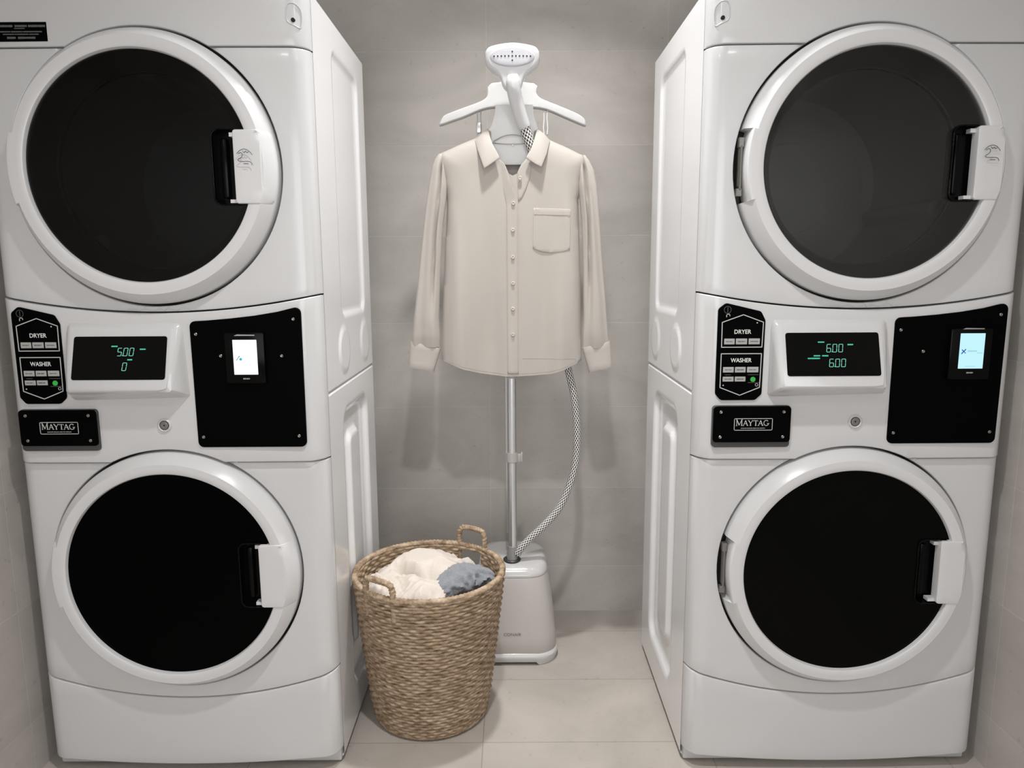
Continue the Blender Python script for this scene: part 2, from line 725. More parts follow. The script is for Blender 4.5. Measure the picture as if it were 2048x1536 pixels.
def text_polys_mesh(plane, txt, u, v, size, width=None, h=.0006, bold=.0):
    cu = bpy.data.curves.new('txt', 'FONT')
    cu.body = txt
    cu.size = size
    cu.offset = bold
    cu.resolution_u = 3
    cu.align_x = 'CENTER'
    cu.align_y = 'CENTER'
    o = bpy.data.objects.new('txt', cu)
    COL.objects.link(o)
    bpy.context.view_layer.update()
    dg = bpy.context.evaluated_depsgraph_get()
    me = bpy.data.meshes.new_from_object(o.evaluated_get(dg))
    bpy.data.objects.remove(o)
    bpy.data.curves.remove(cu)
    xs = [w.co.x for w in me.vertices]
    sx = 1.
    if width:
        sx = width / (max(xs) - min(xs))
    for w in me.vertices:
        w.co = plane.at(u + w.co.x * sx, v + w.co.y, h)
    me.update()
    return me


def words(u0, u1, v, hgt, rnd, wordlen=(.004, .009), gap=.0018):
    """a line of print too small to read: little upright strokes grouped in words"""
    out = []
    u = u0
    while u < u1 - .001:
        wl = rnd.uniform(*wordlen)
        e = min(u + wl, u1)
        out.append(rect(u, e, v - hgt * .12, v + hgt * .12))
        q = u
        while q < e - hgt * .2:
            hh = hgt * rnd.choice((.5, .5, .42))
            out.append(rect(q, q + hgt * .22, v - hh, v + hh))
            q += hgt * .5
        u = e + gap
    return out


SEG7 = {'0': 'abcdef', '5': 'afgcd', '6': 'afgcde'}


def digit(ch, u, v, w, h, t=.0010, slant=.12):
    S = {'a': ((0, 1), (1, 1)), 'b': ((1, 1), (1, .5)), 'c': ((1, .5), (1, 0)), 'd': ((0, 0), (1, 0)),
         'e': ((0, .5), (0, 0)), 'f': ((0, 1), (0, .5)), 'g': ((0, .5), (1, .5))}
    out = []
    for c in SEG7[ch]:
        (a, b), (c2, d) = S[c]
        p = Vector((u + a * w + b * h * slant, v + b * h))
        q = Vector((u + c2 * w + d * h * slant, v + d * h))
        m = (q - p).normalized() * t * .55
        out.append(seg_line(p + m, q - m, t))
    return out


# ------------------------------------------------------------------ room shell
def wall_box(name, x0, x1, y0, y1, z0, z1, m):
    return structure(mesh_obj(name, box_mesh(x0, x1, y0, y1, z0, z1), m, smooth=0))


RY0 = -3.3
XWL, XWR, YB = -1.128, 1.116, .818
wall_box('floor', XWL - .1, XWR + .1, RY0 - .1, YB + .1, -.1, 0, FLOOR)
wall_box('ceiling', XWL - .1, XWR + .1, RY0 - .1, YB + .1, CEIL, CEIL + .1, CEILM)
wall_box('wall_back', XWL - .1, XWR + .1, YB, YB + .1, 0, CEIL, WALL_BACK)
wall_box('wall_left', XWL - .1, XWL, RY0, YB, 0, CEIL, WALL_SIDE)
wall_box('wall_right', XWR, XWR + .1, RY0, YB, 0, CEIL, WALL_SIDE)
wall_box('wall_front', XWL - .1, XWR + .1, RY0 - .1, RY0, 0, CEIL, WALL_BACK)

LENS = mat('lamp_lens', (.9, .9, .9), .4, emit=(1, .965, .93), estr=3.)
TRIM = mat('lamp_trim', (.8, .8, .8), .4, noise_scale=8)
for _i, (lx, ly, pw, rad, spr) in enumerate(LAMPS):
    wh = ['in front of the machines', 'over the steamer', 'added as fill near the left wall', 'added as fill near the right wall'][_i]
    t_ = thing('ceiling_downlight', 'round recessed ceiling downlight ' + wh, 'light', (lx, ly, CEIL), 'recessed ceiling downlights')
    prof = [(rad + .002, 0), (rad + .002, -.006), (rad + .010, -.008), (rad + .018, -.004), (rad + .018, 0)]
    vs, fs = [], []
    for k in range(32):
        for r, z in prof:
            vs.append((r * cos(k * pi / 16), r * sin(k * pi / 16), z))
    for k in range(32):
        for q in range(4):
            fs.append((k * 5 + q, k * 5 + q + 1, ((k + 1) % 32) * 5 + q + 1, ((k + 1) % 32) * 5 + q))
    mesh_obj('trim_ring', mesh_from(vs, fs), TRIM, t_)
    vs = [((rad) * cos(k * pi / 16), (rad) * sin(k * pi / 16), -.002) for k in range(32)]
    mesh_obj('lens', mesh_from(vs, [tuple(range(32))[::-1]]), LENS, t_, smooth=0)

# ------------------------------------------------------------------ the stacked machines
W, D, HT = .686, .573, 1.742
Z1, Z3, ZS = 1.621, .758, .900
G = .0016
CXD, CZD = .341, 1.381
CXW, CZW = .341, .507
RO = .2815          # round opening in the front panels


def zc2(x):
    return 1.087 + .036 * ((x - .343) / .343) ** 2


def zc4(x):
    return .195 + .060 * ((x - .343) / .343) ** 2


def zc5(x):
    return .024 + .016 * ((x - .343) / .343) ** 2


CR = .040


def front_y(x, z=None):
    x = np.asarray(x, float)
    q = np.clip(1 - np.minimum(x, W - x) / CR, 0, 1)
    bow = .004 * (1 - ((x - W / 2) / (W / 2)) ** 2)
    return CR * (1 - np.sqrt(np.maximum(0, 1 - q * q))) - bow + .004


XCOLS = sorted(set([round(CR * (1 - cos(a)), 5) for a in np.linspace(0, pi / 2, 10)[1:]] + [round(W - CR * (1 - cos(a)), 5) for a in np.linspace(0, pi / 2, 10)[1:]] + list(np.round(np.linspace(.06, W - .06, 22), 4))))
XB = [0] + XCOLS + [W]
CCOLS = [x for x in XCOLS if .001 < x < CR + .001 or W - CR - .001 < x < W - .001]


def arc_top(cx, cz, x, r=RO):
    return cz + sqrt(max(0, r * r - (x - cx) ** 2)) if abs(x - cx) < r else -1


def edge_curve(fn, extra=()):
    return [(x, fn(x)) for x in sorted(set(XB) | set(extra))]


def circ_extra(cx, cz, zc):
    d = sqrt(RO ** 2 - (zc - cz) ** 2)
    return [round(float(v), 5) for v in np.linspace(cx - d, cx + d, 40)]


def toe_low(x):
    d = min(x, W - x)
    if d >= CR:
        return zc5(x)
    return zc5(CR) + .006 * (1 - sqrt(max(0, 1 - (1 - d / CR) ** 2)))


def STR(fb_, ft_):
    return (CR + .004, W - CR - .004, fb_, ft_, CCOLS)


def panel_meshes():
    out = {}
    ZST = lambda a, b: np.arange(a, b, .03)
    # fascia above the dryer door
    ex = circ_extra(CXD, CZD, Z1 + G)
    low = edge_curve(lambda x: max(Z1 + G, arc_top(CXD, CZD, x)), ex)
    o = low + [(W, HT), (0, HT)]
    out['top_fascia'] = plate(o, yf=front_y, yb=.043, bev=.0025, xs=XCOLS, zs=ZST(Z1, HT), ds=.03, cols=CCOLS, strip=STR(lambda x: Z1 + G, lambda x: HT))
    # dryer front: notch open at the top

    def notched(ztop, zbot_fn, cx, cz):
        d = sqrt(RO ** 2 - (ztop - cz) ** 2)
        bot = edge_curve(zbot_fn)
        a0 = math.atan2(ztop - cz, d)
        arc = [(cx + RO * cos(t), cz + RO * sin(t)) for t in np.linspace(a0, -pi - a0, 90)]
        topr = [(x, ztop) for x in reversed(XB) if x > cx + d + .002]
        topl = [(x, ztop) for x in reversed(XB) if x < cx - d - .002]
        return bot + topr + arc + topl
    out['dryer_front_panel'] = plate(notched(Z1 - G, lambda x: zc2(x) + G, CXD, CZD), yf=front_y, yb=.043, bev=.0025, xs=XCOLS, zs=ZST(1.08, Z1), ds=.03, cols=CCOLS, strip=STR(lambda x: zc2(x) + G, lambda x: Z1 - G))
    ex = circ_extra(CXW, CZW, Z3 + G)
    low = edge_curve(lambda x: max(Z3 + G, arc_top(CXW, CZW, x)), ex)
    top = [(x, zc2(x) - G) for x in reversed(XB)]
    out['control_panel'] = plate(low + top, yf=lambda x, z: front_y(x) - .010 * np.clip(np.minimum(x, W - x) / .03, 0, 1), yb=.043, bev=.003, xs=XCOLS, zs=ZST(Z3, 1.12), ds=.03, cols=CCOLS, strip=STR(lambda x: Z3 + G, lambda x: zc2(x) - G))
    out['washer_front_panel'] = plate(notched(Z3 - G, lambda x: zc4(x) + G, CXW, CZW), yf=front_y, yb=.043, bev=.0025, xs=XCOLS, zs=ZST(.19, Z3), ds=.03, cols=CCOLS, strip=STR(lambda x: zc4(x) + G, lambda x: Z3 - G))
    low = [(x, toe_low(x)) for x in XB]
    top = [(x, zc4(x) - G) for x in reversed(XB)]
    out['toe_panel'] = plate(low + top, yf=front_y, yb=.043, bev=.004, xs=XCOLS, zs=ZST(.02, .25), ds=.03, cols=CCOLS, strip=STR(toe_low, lambda x: zc4(x) - G))
    return out


def rrect_sd(y, z, y0, y1, z0, z1, r):
    cy, cz = (y0 + y1) / 2, (z0 + z1) / 2
    qy = abs(y - cy) - (y1 - y0) / 2 + r
    qz = abs(z - cz) - (z1 - z0) / 2 + r
    return math.hypot(max(qy, 0), max(qz, 0)) + min(max(qy, qz), 0) - r


def sst(t):
    t = max(0., min(1., t))
    return t * t * (3 - 2 * t)


def side_h(y, z):
    """outward relief of the pressed side panel"""
    if z > ZS:
        h = -.007 * sst(-rrect_sd(y, z, .205, .485, 1.062, 1.675, .035) / .012)
        for cy in (.218, .464):
            d = math.hypot(y - cy, (z - .982))
            h += .0035 * sst((.058 - d) / .008)
    else:
        h = -.014 * sst(-rrect_sd(y, z, .175, .470, .105, .840, .055) / .022)
        h += .011 * sst(-rrect_sd(y, z, .240, .372, .185, .770, .035) / .016)
    return h


def cabinet_mesh(z0, z1, top=True):
    ys = np.concatenate([[.043], np.arange(.05, D - .004, .0065), [D - .004, D]])
    zs = np.concatenate([[z0, z0 + .004], np.arange(z0 + .010, z1 - .006, .0075), [z1 - .004, z1]])
    verts, faces = [], []
    ny, nz = len(ys), len(zs)
    for side in (0, 1):
        b = len(verts)
        for iy, y in enumerate(ys):
            for iz, z in enumerate(zs):
                h = side_h(y, z)
                if iz in (0, nz - 1):
                    h -= .003
                if iy == ny - 1:
                    h -= .003
                verts.append(((-h if side == 0 else W + h), y, z))
        for iy in range(ny - 1):
            for iz in range(nz - 1):
                q = (b + iy * nz + iz, b + (iy + 1) * nz + iz, b + (iy + 1) * nz + iz + 1, b + iy * nz + iz + 1)
                faces.append(q if side == 1 else q[::-1])
    S = ny * nz
    i00, i01 = 0, nz - 1                  # left side front bottom/top
    j00, j01 = (ny - 1) * nz, ny * nz - 1  # left side back bottom/top
    # back
    for iz in range(nz - 1):
        faces.append((j00 + iz, j00 + iz + 1, S + j00 + iz + 1, S + j00 + iz))
    for iy in range(ny - 1):
        a, c = iy * nz + nz - 1, (iy + 1) * nz + nz - 1
        faces.append((a, S + a, S + c, c))
        a, c = iy * nz, (iy + 1) * nz
        faces.append((a, c, S + c, S + a))
    return mesh_from(verts, faces)


def ring_mesh(cx, cz, rg):
    k = .276
    prof = [(rg - .003, -.016), (rg - .003, -.030), (rg - .001, -.0345), (rg + .002, -.0362), (rg + .012, -.0362), (.2550, -.0360), (.2562, -.0352), (.2715, -.0125), (.2745, -.0085), (k, -.004), (k, .024)]
    hin = [(rg - .003, -.016), (rg - .003, -.030), (rg - .001, -.0345), (rg + .002, -.0362), (rg + .012, -.0362), (.2535, -.0362), (.2580, -.0362), (.2620, -.0358), (.2638, -.0335), (.2645, -.0300), (.2645, .024)]
    hw = .0735 / .270
    ths = sorted([t for t in np.linspace(-pi, pi, 181)[:-1]] + [pi - hw, pi - hw - .002, -pi + hw, -pi + hw + .002])

    def pf(t):
        a = abs(abs(t) - pi)
        return hin if a <= hw + 1e-6 else prof
    return lathe_y(cx, cz, pf, ths)


def handle_mesh(cx, cz):
    hw = .0725
    a0 = math.asin(hw / .2745)
    pts = [(cx + .2745 * cos(t), cz + .2745 * sin(t)) for t in np.linspace(-a0, a0, 16)]
    pts = pts + [(cx + .1965, cz + hw), (cx + .1965, cz - hw)]
    o = round_poly(pts, [0] * 16 + [.006, .006])

    def yf(x, z):
        r = np.hypot(x - cx, z - cz)
        flat = -.0385 - .0095 * np.clip((.252 - (x - cx)) / .054, 0, 1)
        return np.maximum(flat, -.0385 + np.clip((r - .2550) / .0195, 0, 1) * .0290)
    return plate(o, yf=yf, yb=-.016, step=.012, bev=.002, ds=.012)


def finish_handle(cx, cz):
    hw = .0725
    return boxes_mesh([(cx + .186, cx + .1995, -.027, -.012, cz + hw - .012, cz + hw - .004),
                       (cx + .182, cx + .1995, -.029, -.012, cz - hw + .002, cz - hw + .009)])


PANELS = panel_meshes()
CAB_LO = cabinet_mesh(.014, ZS - .002)
CAB_HI = cabinet_mesh(ZS + .002, HT)
CACHE = {}


def cached(key, fn):
    if key not in CACHE:
        CACHE[key] = fn()
    return CACHE[key]


def mk_screw(x, z, y, r=.0034):
    prof = [(.0001, -.0016), (r * .35, -.0016), (r * .45, -.0008), (r * .75, -.0010), (r, -.0002), (r, .0012)]
    me = lathe_y(0, 0, lambda t: prof, list(np.linspace(0, 2 * pi, 17)[:-1]))
    return me


def add_screw(x, z, y, parent):
    me = cached('screw', lambda: mk_screw(0, 0, 0))
    o = mesh_obj('screw', me, SCREW, parent)
    o.location = (x, y, z)
    return o


def build_machine(X0, label, var):
    t = thing('stacked_washer_dryer', label, 'washing machine', (X0, 0, 0))
    P = lambda name, me, m, par=None, smooth=35: mesh_obj(name, me, m, par or t, smooth)
    P('washer_cabinet', CAB_LO, WHITE_SIDE)
    P('dryer_cabinet', CAB_HI, WHITE_SIDE)
    pn = {}
    for k, me in PANELS.items():
        pn[k] = P(k, me, WHITE)
    # dark backing with round openings, colour stands in for shade between the front panels
    P('gap_shade_backing', cached('frame', lambda: plate([(.006, .06), (W - .006, .06), (W - .006, HT - .004), (.006, HT - .004)],
        holes=[circle2(CXD, CZD, .200, 72)], yf=.032 + .006, t=.006, step=.08, bev=0, ds=.08)), DARKGAP, smooth=0)
    P('plinth', cached('plinth', lambda: box_mesh(.005, W - .005, .036, .10, .004, .062, bev=.005)), PLINTH)
    for fx, fy in ((.05, .09), (W - .05, .09), (.05, D - .05), (W - .05, D - .05)):
        me = cached('foot', lambda: loft([[(r * cos(a), r * sin(a), z) for a in np.linspace(0, 2 * pi, 17)[:-1]] for r, z in ((.018, 0), (.020, .003), (.020, .012), (.012, .018))]))
        f = P('levelling_foot', me, DARKGAP)
        f.location = (fx, fy, 0)
    P('cabinet_seam', cached('seam', lambda: boxes_mesh([(.003, W - .003, .06, D - .004, ZS - .003, ZS + .003)])), PLINTH, smooth=0)
    # scooped screw recess at the upper inner corner of the fascia
    for sx in (.662, W - .662):
        sc = cached('scoop', lambda: plate(round_poly([(-.012, -.004), (.0, -.016), (.012, -.010), (.012, .012), (.004, .020), (-.012, .018)], .006, 4), yf=lambda x, z: .004 + 0 * x, t=.002, step=.01, bev=.0015, ds=.006))
    # ---- doors
    for kind, cx, cz, rg in (('dryer_door', CXD, CZD, .2325), ('washer_door', CXW, CZW, .2345)):
        door = P(kind, cached(kind + 'ring', lambda: ring_mesh(cx, cz, rg)), DOORWHITE, smooth=30)
        cup = round_poly([(cx + .152, cz - .073), (cx + .215, cz - .073), (cx + .215, cz + .073), (cx + .152, cz + .073)], [.014, .002, .002, .014], 5)

        def glass():
            c = circle2(cx, cz, rg, 120)
            # pane with a cut-out for the grip cup
            yy = lambda x, z: -.026 - .006 * (1 - ((x - cx) ** 2 + (z - cz) ** 2) / rg ** 2)
            return plate(c, holes=[cup], yf=yy, t=.004, step=.022, bev=.001, bs=1, ds=.012)
        g = P('door_glass', cached(kind + 'glass', glass), var[kind]['glass'], door)

        def cupm():
            m1 = plate(cup, yf=-.006, t=.002, step=.02, bev=0, ds=.01)
            c2 = [(cx + (a - cx) , b) for a, b in cup]
            n = len(cup)
            vs = [(a, -.0315, b) for a, b in cup] + [(a, -.005, b) for a, b in cup]
            fs = [(i, (i + 1) % n, (i + 1) % n + n, i + n) for i in range(n)]
            rim = plate(dens(round_poly([(cx + .1495, cz - .0755), (cx + .2, cz - .0755), (cx + .2, cz + .0755), (cx + .1495, cz + .0755)], [.016, .002, .002, .016], 5), .01), holes=[cup if False else round_poly([(cx + .1525, cz - .0728), (cx + .1990, cz - .0728), (cx + .1990, cz + .0728), (cx + .1525, cz + .0728)], [.014, .002, .002, .014], 5)], yf=-.0325, t=.003, step=.02, bev=.001, bs=2, ds=.01)
            lip = box_mesh(cx + .163, cx + .176, -.018, -.006, cz - .060, cz + .060, bev=.004, segs=2)
            return join_meshes([m1, mesh_from(vs, fs), rim, lip])
        P('grip_cup', cached(kind + 'cup', cupm), BLACK, door)
        h = P('door_handle', cached(kind + 'handle', lambda: join_meshes([handle_mesh(cx, cz), finish_handle(cx, cz)])), DOORWHITE, door, 30)
        # hinge in the pocket on the left

        def hingem():
            x = cx - .2735
            return join_meshes([box_mesh(x, x + .011, -.004, .010, cz + .038, cz + .058, bev=.001, segs=1),
                                box_mesh(x + .002, x + .011, .001, .012, cz - .040, cz + .040, bev=.001, segs=1),
                                box_mesh(x - .002, x + .010, -.004, .010, cz - .060, cz - .044, bev=.001, segs=1),
                                box_mesh(x + .003, x + .008, -.006, .004, cz - .048, cz + .042, bev=.002, segs=1)])
        P('hinge', cached(kind + 'hinge', hingem), var[kind]['hinge'], door)
        if kind == 'dryer_door':
            def icon():
                pl = [(-.016, .004), (-.011, .009), (-.006, .012), (0, .013), (.006, .011), (.011, .007), (.015, .002)]
                ln = [smooth_path([(cx + .2225 + a, -.0462, cz + .020 + b) for a, b in pl], 3),
                      smooth_path([(cx + .2225 + a, -.0462, cz + .020 + b) for a, b in [(-.013, .003), (-.009, .006), (-.005, .004), (-.006, -.002), (-.012, -.006), (-.014, -.009), (-.008, -.011), (.006, -.011), (.012, -.013), (.014, -.018)]], 3),
                      smooth_path([(cx + .2225 + a, -.0462, cz + .020 + b) for a, b in [(-.004, .010), (-.001, .006), (.002, .009), (.005, .006), (.008, .008)]], 3),
                      [(cx + .219, -.0462, cz + .0045), (cx + .229, -.0462, cz + .0045)]]
                return join_meshes([tube(l, .00065, 5) for l in ln])
            P('pull_hand_symbol', cached('icon', icon), TINYINK, h)

            def drum():
                ps = [(.200, .026), (.200, .034), (.214, .06), (.225, .10), (.225, .44), (.205, .46), (.185, .452), (.120, .450), (.118, .444), (.0001, .444)]
                th = list(np.linspace(0, 2 * pi, 73)[:-1])
                a = lathe_y(cx, cz, lambda t_: ps, th)
                fins = []
                for q in range(3):
                    an = radians(100 + 120 * q)
                    c, s = cos(an), sin(an)
                    fins.append(hull_mesh([(cx + r * c + w * s, y, cz + r * s - w * c) for r, w in ((.232, .03), (.232, -.03), (.208, .010), (.208, -.010)) for y in (.12, .43)], .003, 2))
                return join_meshes([a] + fins)
            P('drum', cached('drum', drum), DRUM, t)
    # ---- screw recess near the top corners
    def recess():
        o = [(.0, -.020), (.010, -.014), (.0125, .004), (.009, .016), (0, .022), (-.009, .019), (-.012, .010), (-.012, -.010)]
        return o
    for sgn, cxs in ((1, W - .024), (-1, .024)):
        def rec():
            vs, fs = [], []
            N = 20
            rings = [(1.0, 0.0), (.92, .004), (.7, .010), (.4, .014), (.02, .016)]
            for sc, dep in rings:
                for k in range(N):
                    a = 2 * pi * k / N
                    px, pz = .0135 * cos(a), .025 * sin(a)
                    if pz < -.012:
                        pz = -.012 - (abs(pz) - .012) * .3
                    x_ = cxs + px * sc
                    z_ = 1.683 + pz * sc - (1 - sc) * .005
                    y_ = float(front_y(cxs + px)) - .0006 + dep * .0
                    vs.append((x_ , y_ - .0008 + (0 if sc == 1 else 0), z_))
            for r_ in range(len(rings) - 1):
                for k in range(N):
                    k2 = (k + 1) % N
                    fs.append((r_ * N + k, r_ * N + k2, (r_ + 1) * N + k2, (r_ + 1) * N + k))
            return mesh_from(vs, fs)
    for sgn, cxs in ((1, W - .027), (-1, .027)):
        plug = P('corner_screw_plug', cached('plug%d' % sgn, lambda: join_meshes([lathe_y(cxs, 1.672, lambda t_: [(.0001, float(front_y(cxs)) - .0035), (.0035, float(front_y(cxs)) - .0035), (.0042, float(front_y(cxs)) - .001), (.0042, float(front_y(cxs)) + .01)], list(np.linspace(0, 2 * pi, 17)[:-1]))])), HOLE)
        rimpts = [(cxs + a * sgn, float(front_y(cxs + a * sgn)) - .0008, 1.680 + b) for a, b in [(-.013, .012), (-.013, -.004), (-.009, -.013), (.002, -.018), (.012, -.022), (.015, -.010), (.015, .008), (.011, .018), (.002, .024), (-.008, .022)]]
        P('corner_recess_lip', cached('lip%d' % sgn, lambda: tube(smooth_path(rimpts, 4, True), .0013, 6, closed=True)), WHITE)
    # ---- control panel fittings
    cp = pn['control_panel']
    yP = -.010

    def pod():
        x0, x1 = .150, .394
        return hull_mesh([(x0 + .012, -.0205, 1.055), (x1 - .014, -.0205, 1.055), (x0 + .014, -.059, .926), (x1 - .014, -.059, .926),
                          (x0 - .002, -.006, 1.068), (x1 + .004, -.006, 1.068), (x0 - .002, -.006, .897), (x1 + .010, -.006, .903)], .006, 4)
    P('display_housing', cached('pod', pod), WHITE, cp, 40)
    sl = Vector((0, .0385, .129)).normalized()   # up along the housing face
    mid = Vector((.2725, -.0205 - .0385 * .475, 1.055 - .129 * .475))
    out = Vector((0, -.129, .0385)).normalized()
    dw, dh = .196, .0925
    org = mid - Vector((dw / 2, 0, 0)) - sl * (dh / 2) + out * .0012

    def disp():
        rp = round_poly([(0, 0), (dw, 0), (dw, dh), (0, dh)], .005, 4)
        vs = [org + Vector((a, 0, 0)) + sl * b for a, b in rp] + [org + Vector((a, 0, 0)) + sl * b - out * .004 for a, b in rp]
        n = len(rp)
        fs = [tuple(range(n))] + [((i + 1) % n, i, i + n, (i + 1) % n + n) for i in range(n)]
        return mesh_from(vs, fs)
    dsp = P('display_window', cached('disp', disp), BLACK, cp)
    pl = Plane(org, (1, 0, 0), sl)
    U = lambda u, v: (u * dw, v * dh)
    led = []
    for txt, u0, v0 in var['digits']:
        u, v = U(u0, v0)
        for ch in txt:
            if ch == '.':
                led.append(rect(u - .0018, u - .0004, v - .0002, v + .0012))
            else:
                led += digit(ch, u, v, .0082, .0165)
                u += .0125
    P('display_digits', marks(pl, led), LED, dsp, 0)
    rnd = random.Random(3)
    for u0, u1, v in var['ledlabels']:
        a, v_ = U(u0, v)
        P('display_label', marks(pl, words(a, u1 * dw, v_, .0030, rnd, (.02, .03), .0008)), LEDB, dsp, 0)
    # instruction decal
    dec = [(.036, .906), (.048, .892), (.122, .892), (.136, .905), (.137, 1.064), (.127, 1.083), (.052, 1.101), (.036, 1.088)]
    dc = P('control_decal', cached('decal', lambda: plate(round_poly(dec, .010, 5), yf=yP - .0018, t=.003, step=.05, bev=.0006, bs=1, ds=.02)), BLACKMATTE, cp)
    pd = Plane((0, yP - .0020, 0), (1, 0, 0), (0, 0, 1))
    mk = [rect(.118, .1205, 1.0575, 1.06), rect(.051, .0535, .9235, .926), rect(.053, .0545, 1.071, 1.076), rect(.0545, .060, 1.0765, 1.078), rect(.060, .0612, 1.073, 1.0765)]
    lines = mk + outline(circle2(.124, .9255, .003, 8), .0009) + outline([(.0455, 1.007), (.045, 1.060), (.0895, 1.076), (.1325, 1.060), (.1315, 1.007)], .0018) + \
        outline([(.0455, .993), (.1315, .993), (.1305, .920), (.0885, .903), (.0455, .920)], .0018)
    P('decal_print', cached('dl', lambda: marks(pd, lines)), INK, dc, 0)
    P('dryer_lettering', cached('dt', lambda: text_polys_mesh(pd, 'DRYER', .0890, 1.0395, .0125, .036, bold=.00025)), INKW, dc, 0)
    P('washer_lettering', cached('wt', lambda: text_polys_mesh(pd, 'WASHER', .0885, .9785, .0125, .045, bold=.00025)), INKW, dc, 0)
    bts = [(.0505, .0730, 1.013, 1.0255), (.0755, .0995, 1.013, 1.0255), (.1025, .1265, 1.013, 1.0255),
           (.0505, .0735, .9525, .9645), (.0760, .0990, .9525, .9645), (.1020, .1265, .9525, .9645),
           (.0505, .0740, .933, .9435), (.0765, .0995, .933, .9435)]
    rb = random.Random(8)
    for bi, (a, b, c, d) in enumerate(bts):
        k = P('button', cached('btn%d' % bi, lambda: box_mesh(a, b, yP - .0034, yP - .0018, c, d, bev=.0006, segs=1)), BTN, dc)
        pbn = Plane((0, yP - .0034, 0), (1, 0, 0), (0, 0, 1))
        P('button_print', cached('bp%d' % bi, lambda: marks(pbn, words(a + .004, b - .004, (c + d) / 2, .0035 if bi % 3 == 1 else .0024, rb, (.005, .009), .001), h=.0002, t=.0002)), TINYINK, k, 0)
    P('start_button', cached('gb', lambda: marks(pd, [circle2(.1155, .9375, .0055, 20)], h=.0012, t=.0012)), GREEN, dc)
    mk = [rect(.118, .1205, 1.0575, 1.06), rect(.051, .0535, .9235, .926), rect(.053, .0545, 1.071, 1.076), rect(.0545, .060, 1.0765, 1.078), rect(.060, .0612, 1.073, 1.0765)]
    gl = outline(circle2(.0555, 1.0865, .0075, 14), .0008) + [rect(.0552, .0562, 1.081, 1.092)]
    P('decal_emblem', cached('de', lambda: marks(pd, gl)), DIMINK, dc, 0)
    for qi, (a, b, v_) in enumerate(((.104, .128, .9475), (.105, .129, .9305), (.055, .068, .9475))):
        P('tiny_print', cached('tp%d' % qi, lambda: marks(pd, words(a, b, v_, .0014, rb, (.02, .03)))), DIMINK, dc, 0)
    # brand badge box
    bd = P('badge_box', cached('badge', lambda: plate(round_poly([(.0315, .788), (.2005, .788), (.2005, .8805), (.0315, .8805)], .008, 4), yf=-.0165, yb=-.004, step=.05, bev=.003, bs=2, ds=.02)), CLEARDARK, cp)
    bp_ = P('badge_plate', cached('badgep', lambda: plate(round_poly([(.0325, .8005), (.191 if True else 0, .8005), (.191, .7975), (.1995, .7975), (.1995, .8795), (.0325, .8795)][0:1] + [(.1995, .8005), (.1995, .8795), (.0325, .8795)], .0075, 4), yf=-.0195, t=.004, step=.05, bev=.0008, bs=1, ds=.02)), BLACKMATTE, bd)
    pb = Plane((0, -.0195, 0), (1, 0, 0), (0, 0, 1))

    def brand():
        u0, v0, hh = .0865, .8375, .0115
        pol = outline(round_poly([(.0775, .8275), (.1595, .8275), (.1595, .8530), (.0775, .8530)], .002, 2), .0012)
        S = lambda a, b, w: seg_line((u0 + a[0], v0 + a[1]), (u0 + b[0], v0 + b[1]), w)
        th, tn = .0017, .0009
        H = hh

        def serif(x, y, w=.0034):
            return S((x - w / 2, y), (x + w / 2, y), .0007)
        # M
        x = -.004
        Hm = H * 1.2
        pol += [S((x, 0), (x, Hm), tn), S((x, Hm), (x + .0055, .001), th), S((x + .0055, .001), (x + .011, Hm), tn), S((x + .011, 0), (x + .011, Hm), th), serif(x, 0), serif(x - .0005, Hm, .003), serif(x + .011, 0), serif(x + .0115, Hm, .003)]
        x = .0105
        pol += [S((x, 0), (x + .0045, H), tn), S((x + .0045, H), (x + .009, 0), th), S((x + .0017, H * .36), (x + .0073, H * .36), tn), serif(x, 0), serif(x + .009, 0)]
        x = .0215
        pol += [S((x, H), (x + .0045, H * .45), th), S((x + .009, H), (x + .0045, H * .45), tn), S((x + .0045, 0), (x + .0045, H * .47), th), serif(x, H), serif(x + .009, H), serif(x + .0045, 0)]
        x = .0325
        pol += [S((x, H - .0004), (x + .0095, H - .0004), tn), S((x + .00475, 0), (x + .00475, H), th), serif(x + .00475, 0), S((x + .0003, H), (x + .0003, H - .0025), .0007), S((x + .0092, H), (x + .0092, H - .0025), .0007)]
        x = .0430
        pol += [S((x, 0), (x + .0045, H), tn), S((x + .0045, H), (x + .009, 0), th), S((x + .0017, H * .36), (x + .0073, H * .36), tn), serif(x, 0), serif(x + .009, 0)]
        cx_, cy_ = u0 + .0598, v0 + H / 2
        arc = [(cx_ + .0052 * cos(t_), cy_ + H * .5 * sin(t_)) for t_ in np.linspace(radians(48), radians(318), 14)]
        pol += outline(arc, .0014, False)
        pol += [S((.0612, H * .42), (.0665, H * .42), .0008), S((.0640, .0012), (.0640, H * .42), th)]
        r2 = random.Random(5)
        pol += words(.092, .146, .8318, .0016, r2, (.004, .01), .0008)
        return marks(pb, pol)
    P('brand_lettering', cached('brand', brand), INK, bp_, 0)
    for sx, sz in ((.0480, .8675), (.1835, .8675), (.0480, .8125), (.1835, .8125)):
        add_screw(sx, sz, -.0200, bd)
    # lock
    lk = P('key_lock', cached('lock', lambda: lathe_y(.342, .8435, lambda t_: [(.0001, -.0105), (.0016, -.0105), (.0018, -.0135), (.0065, -.0140), (.0085, -.0135), (.0090, -.0100), (.0098, -.0100), (.0110, -.0125), (.0135, -.0115), (.0150, -.0090)], list(np.linspace(0, 2 * pi, 33)[:-1]))), HINGE, cp)
    P('keyhole', cached('keyh', lambda: lathe_y(.342, .8435, lambda t_: [(.0001, -.0143), (.0013, -.0143), (.0015, -.013)], list(np.linspace(0, 2 * pi, 13)[:-1]))), HOLE, lk)
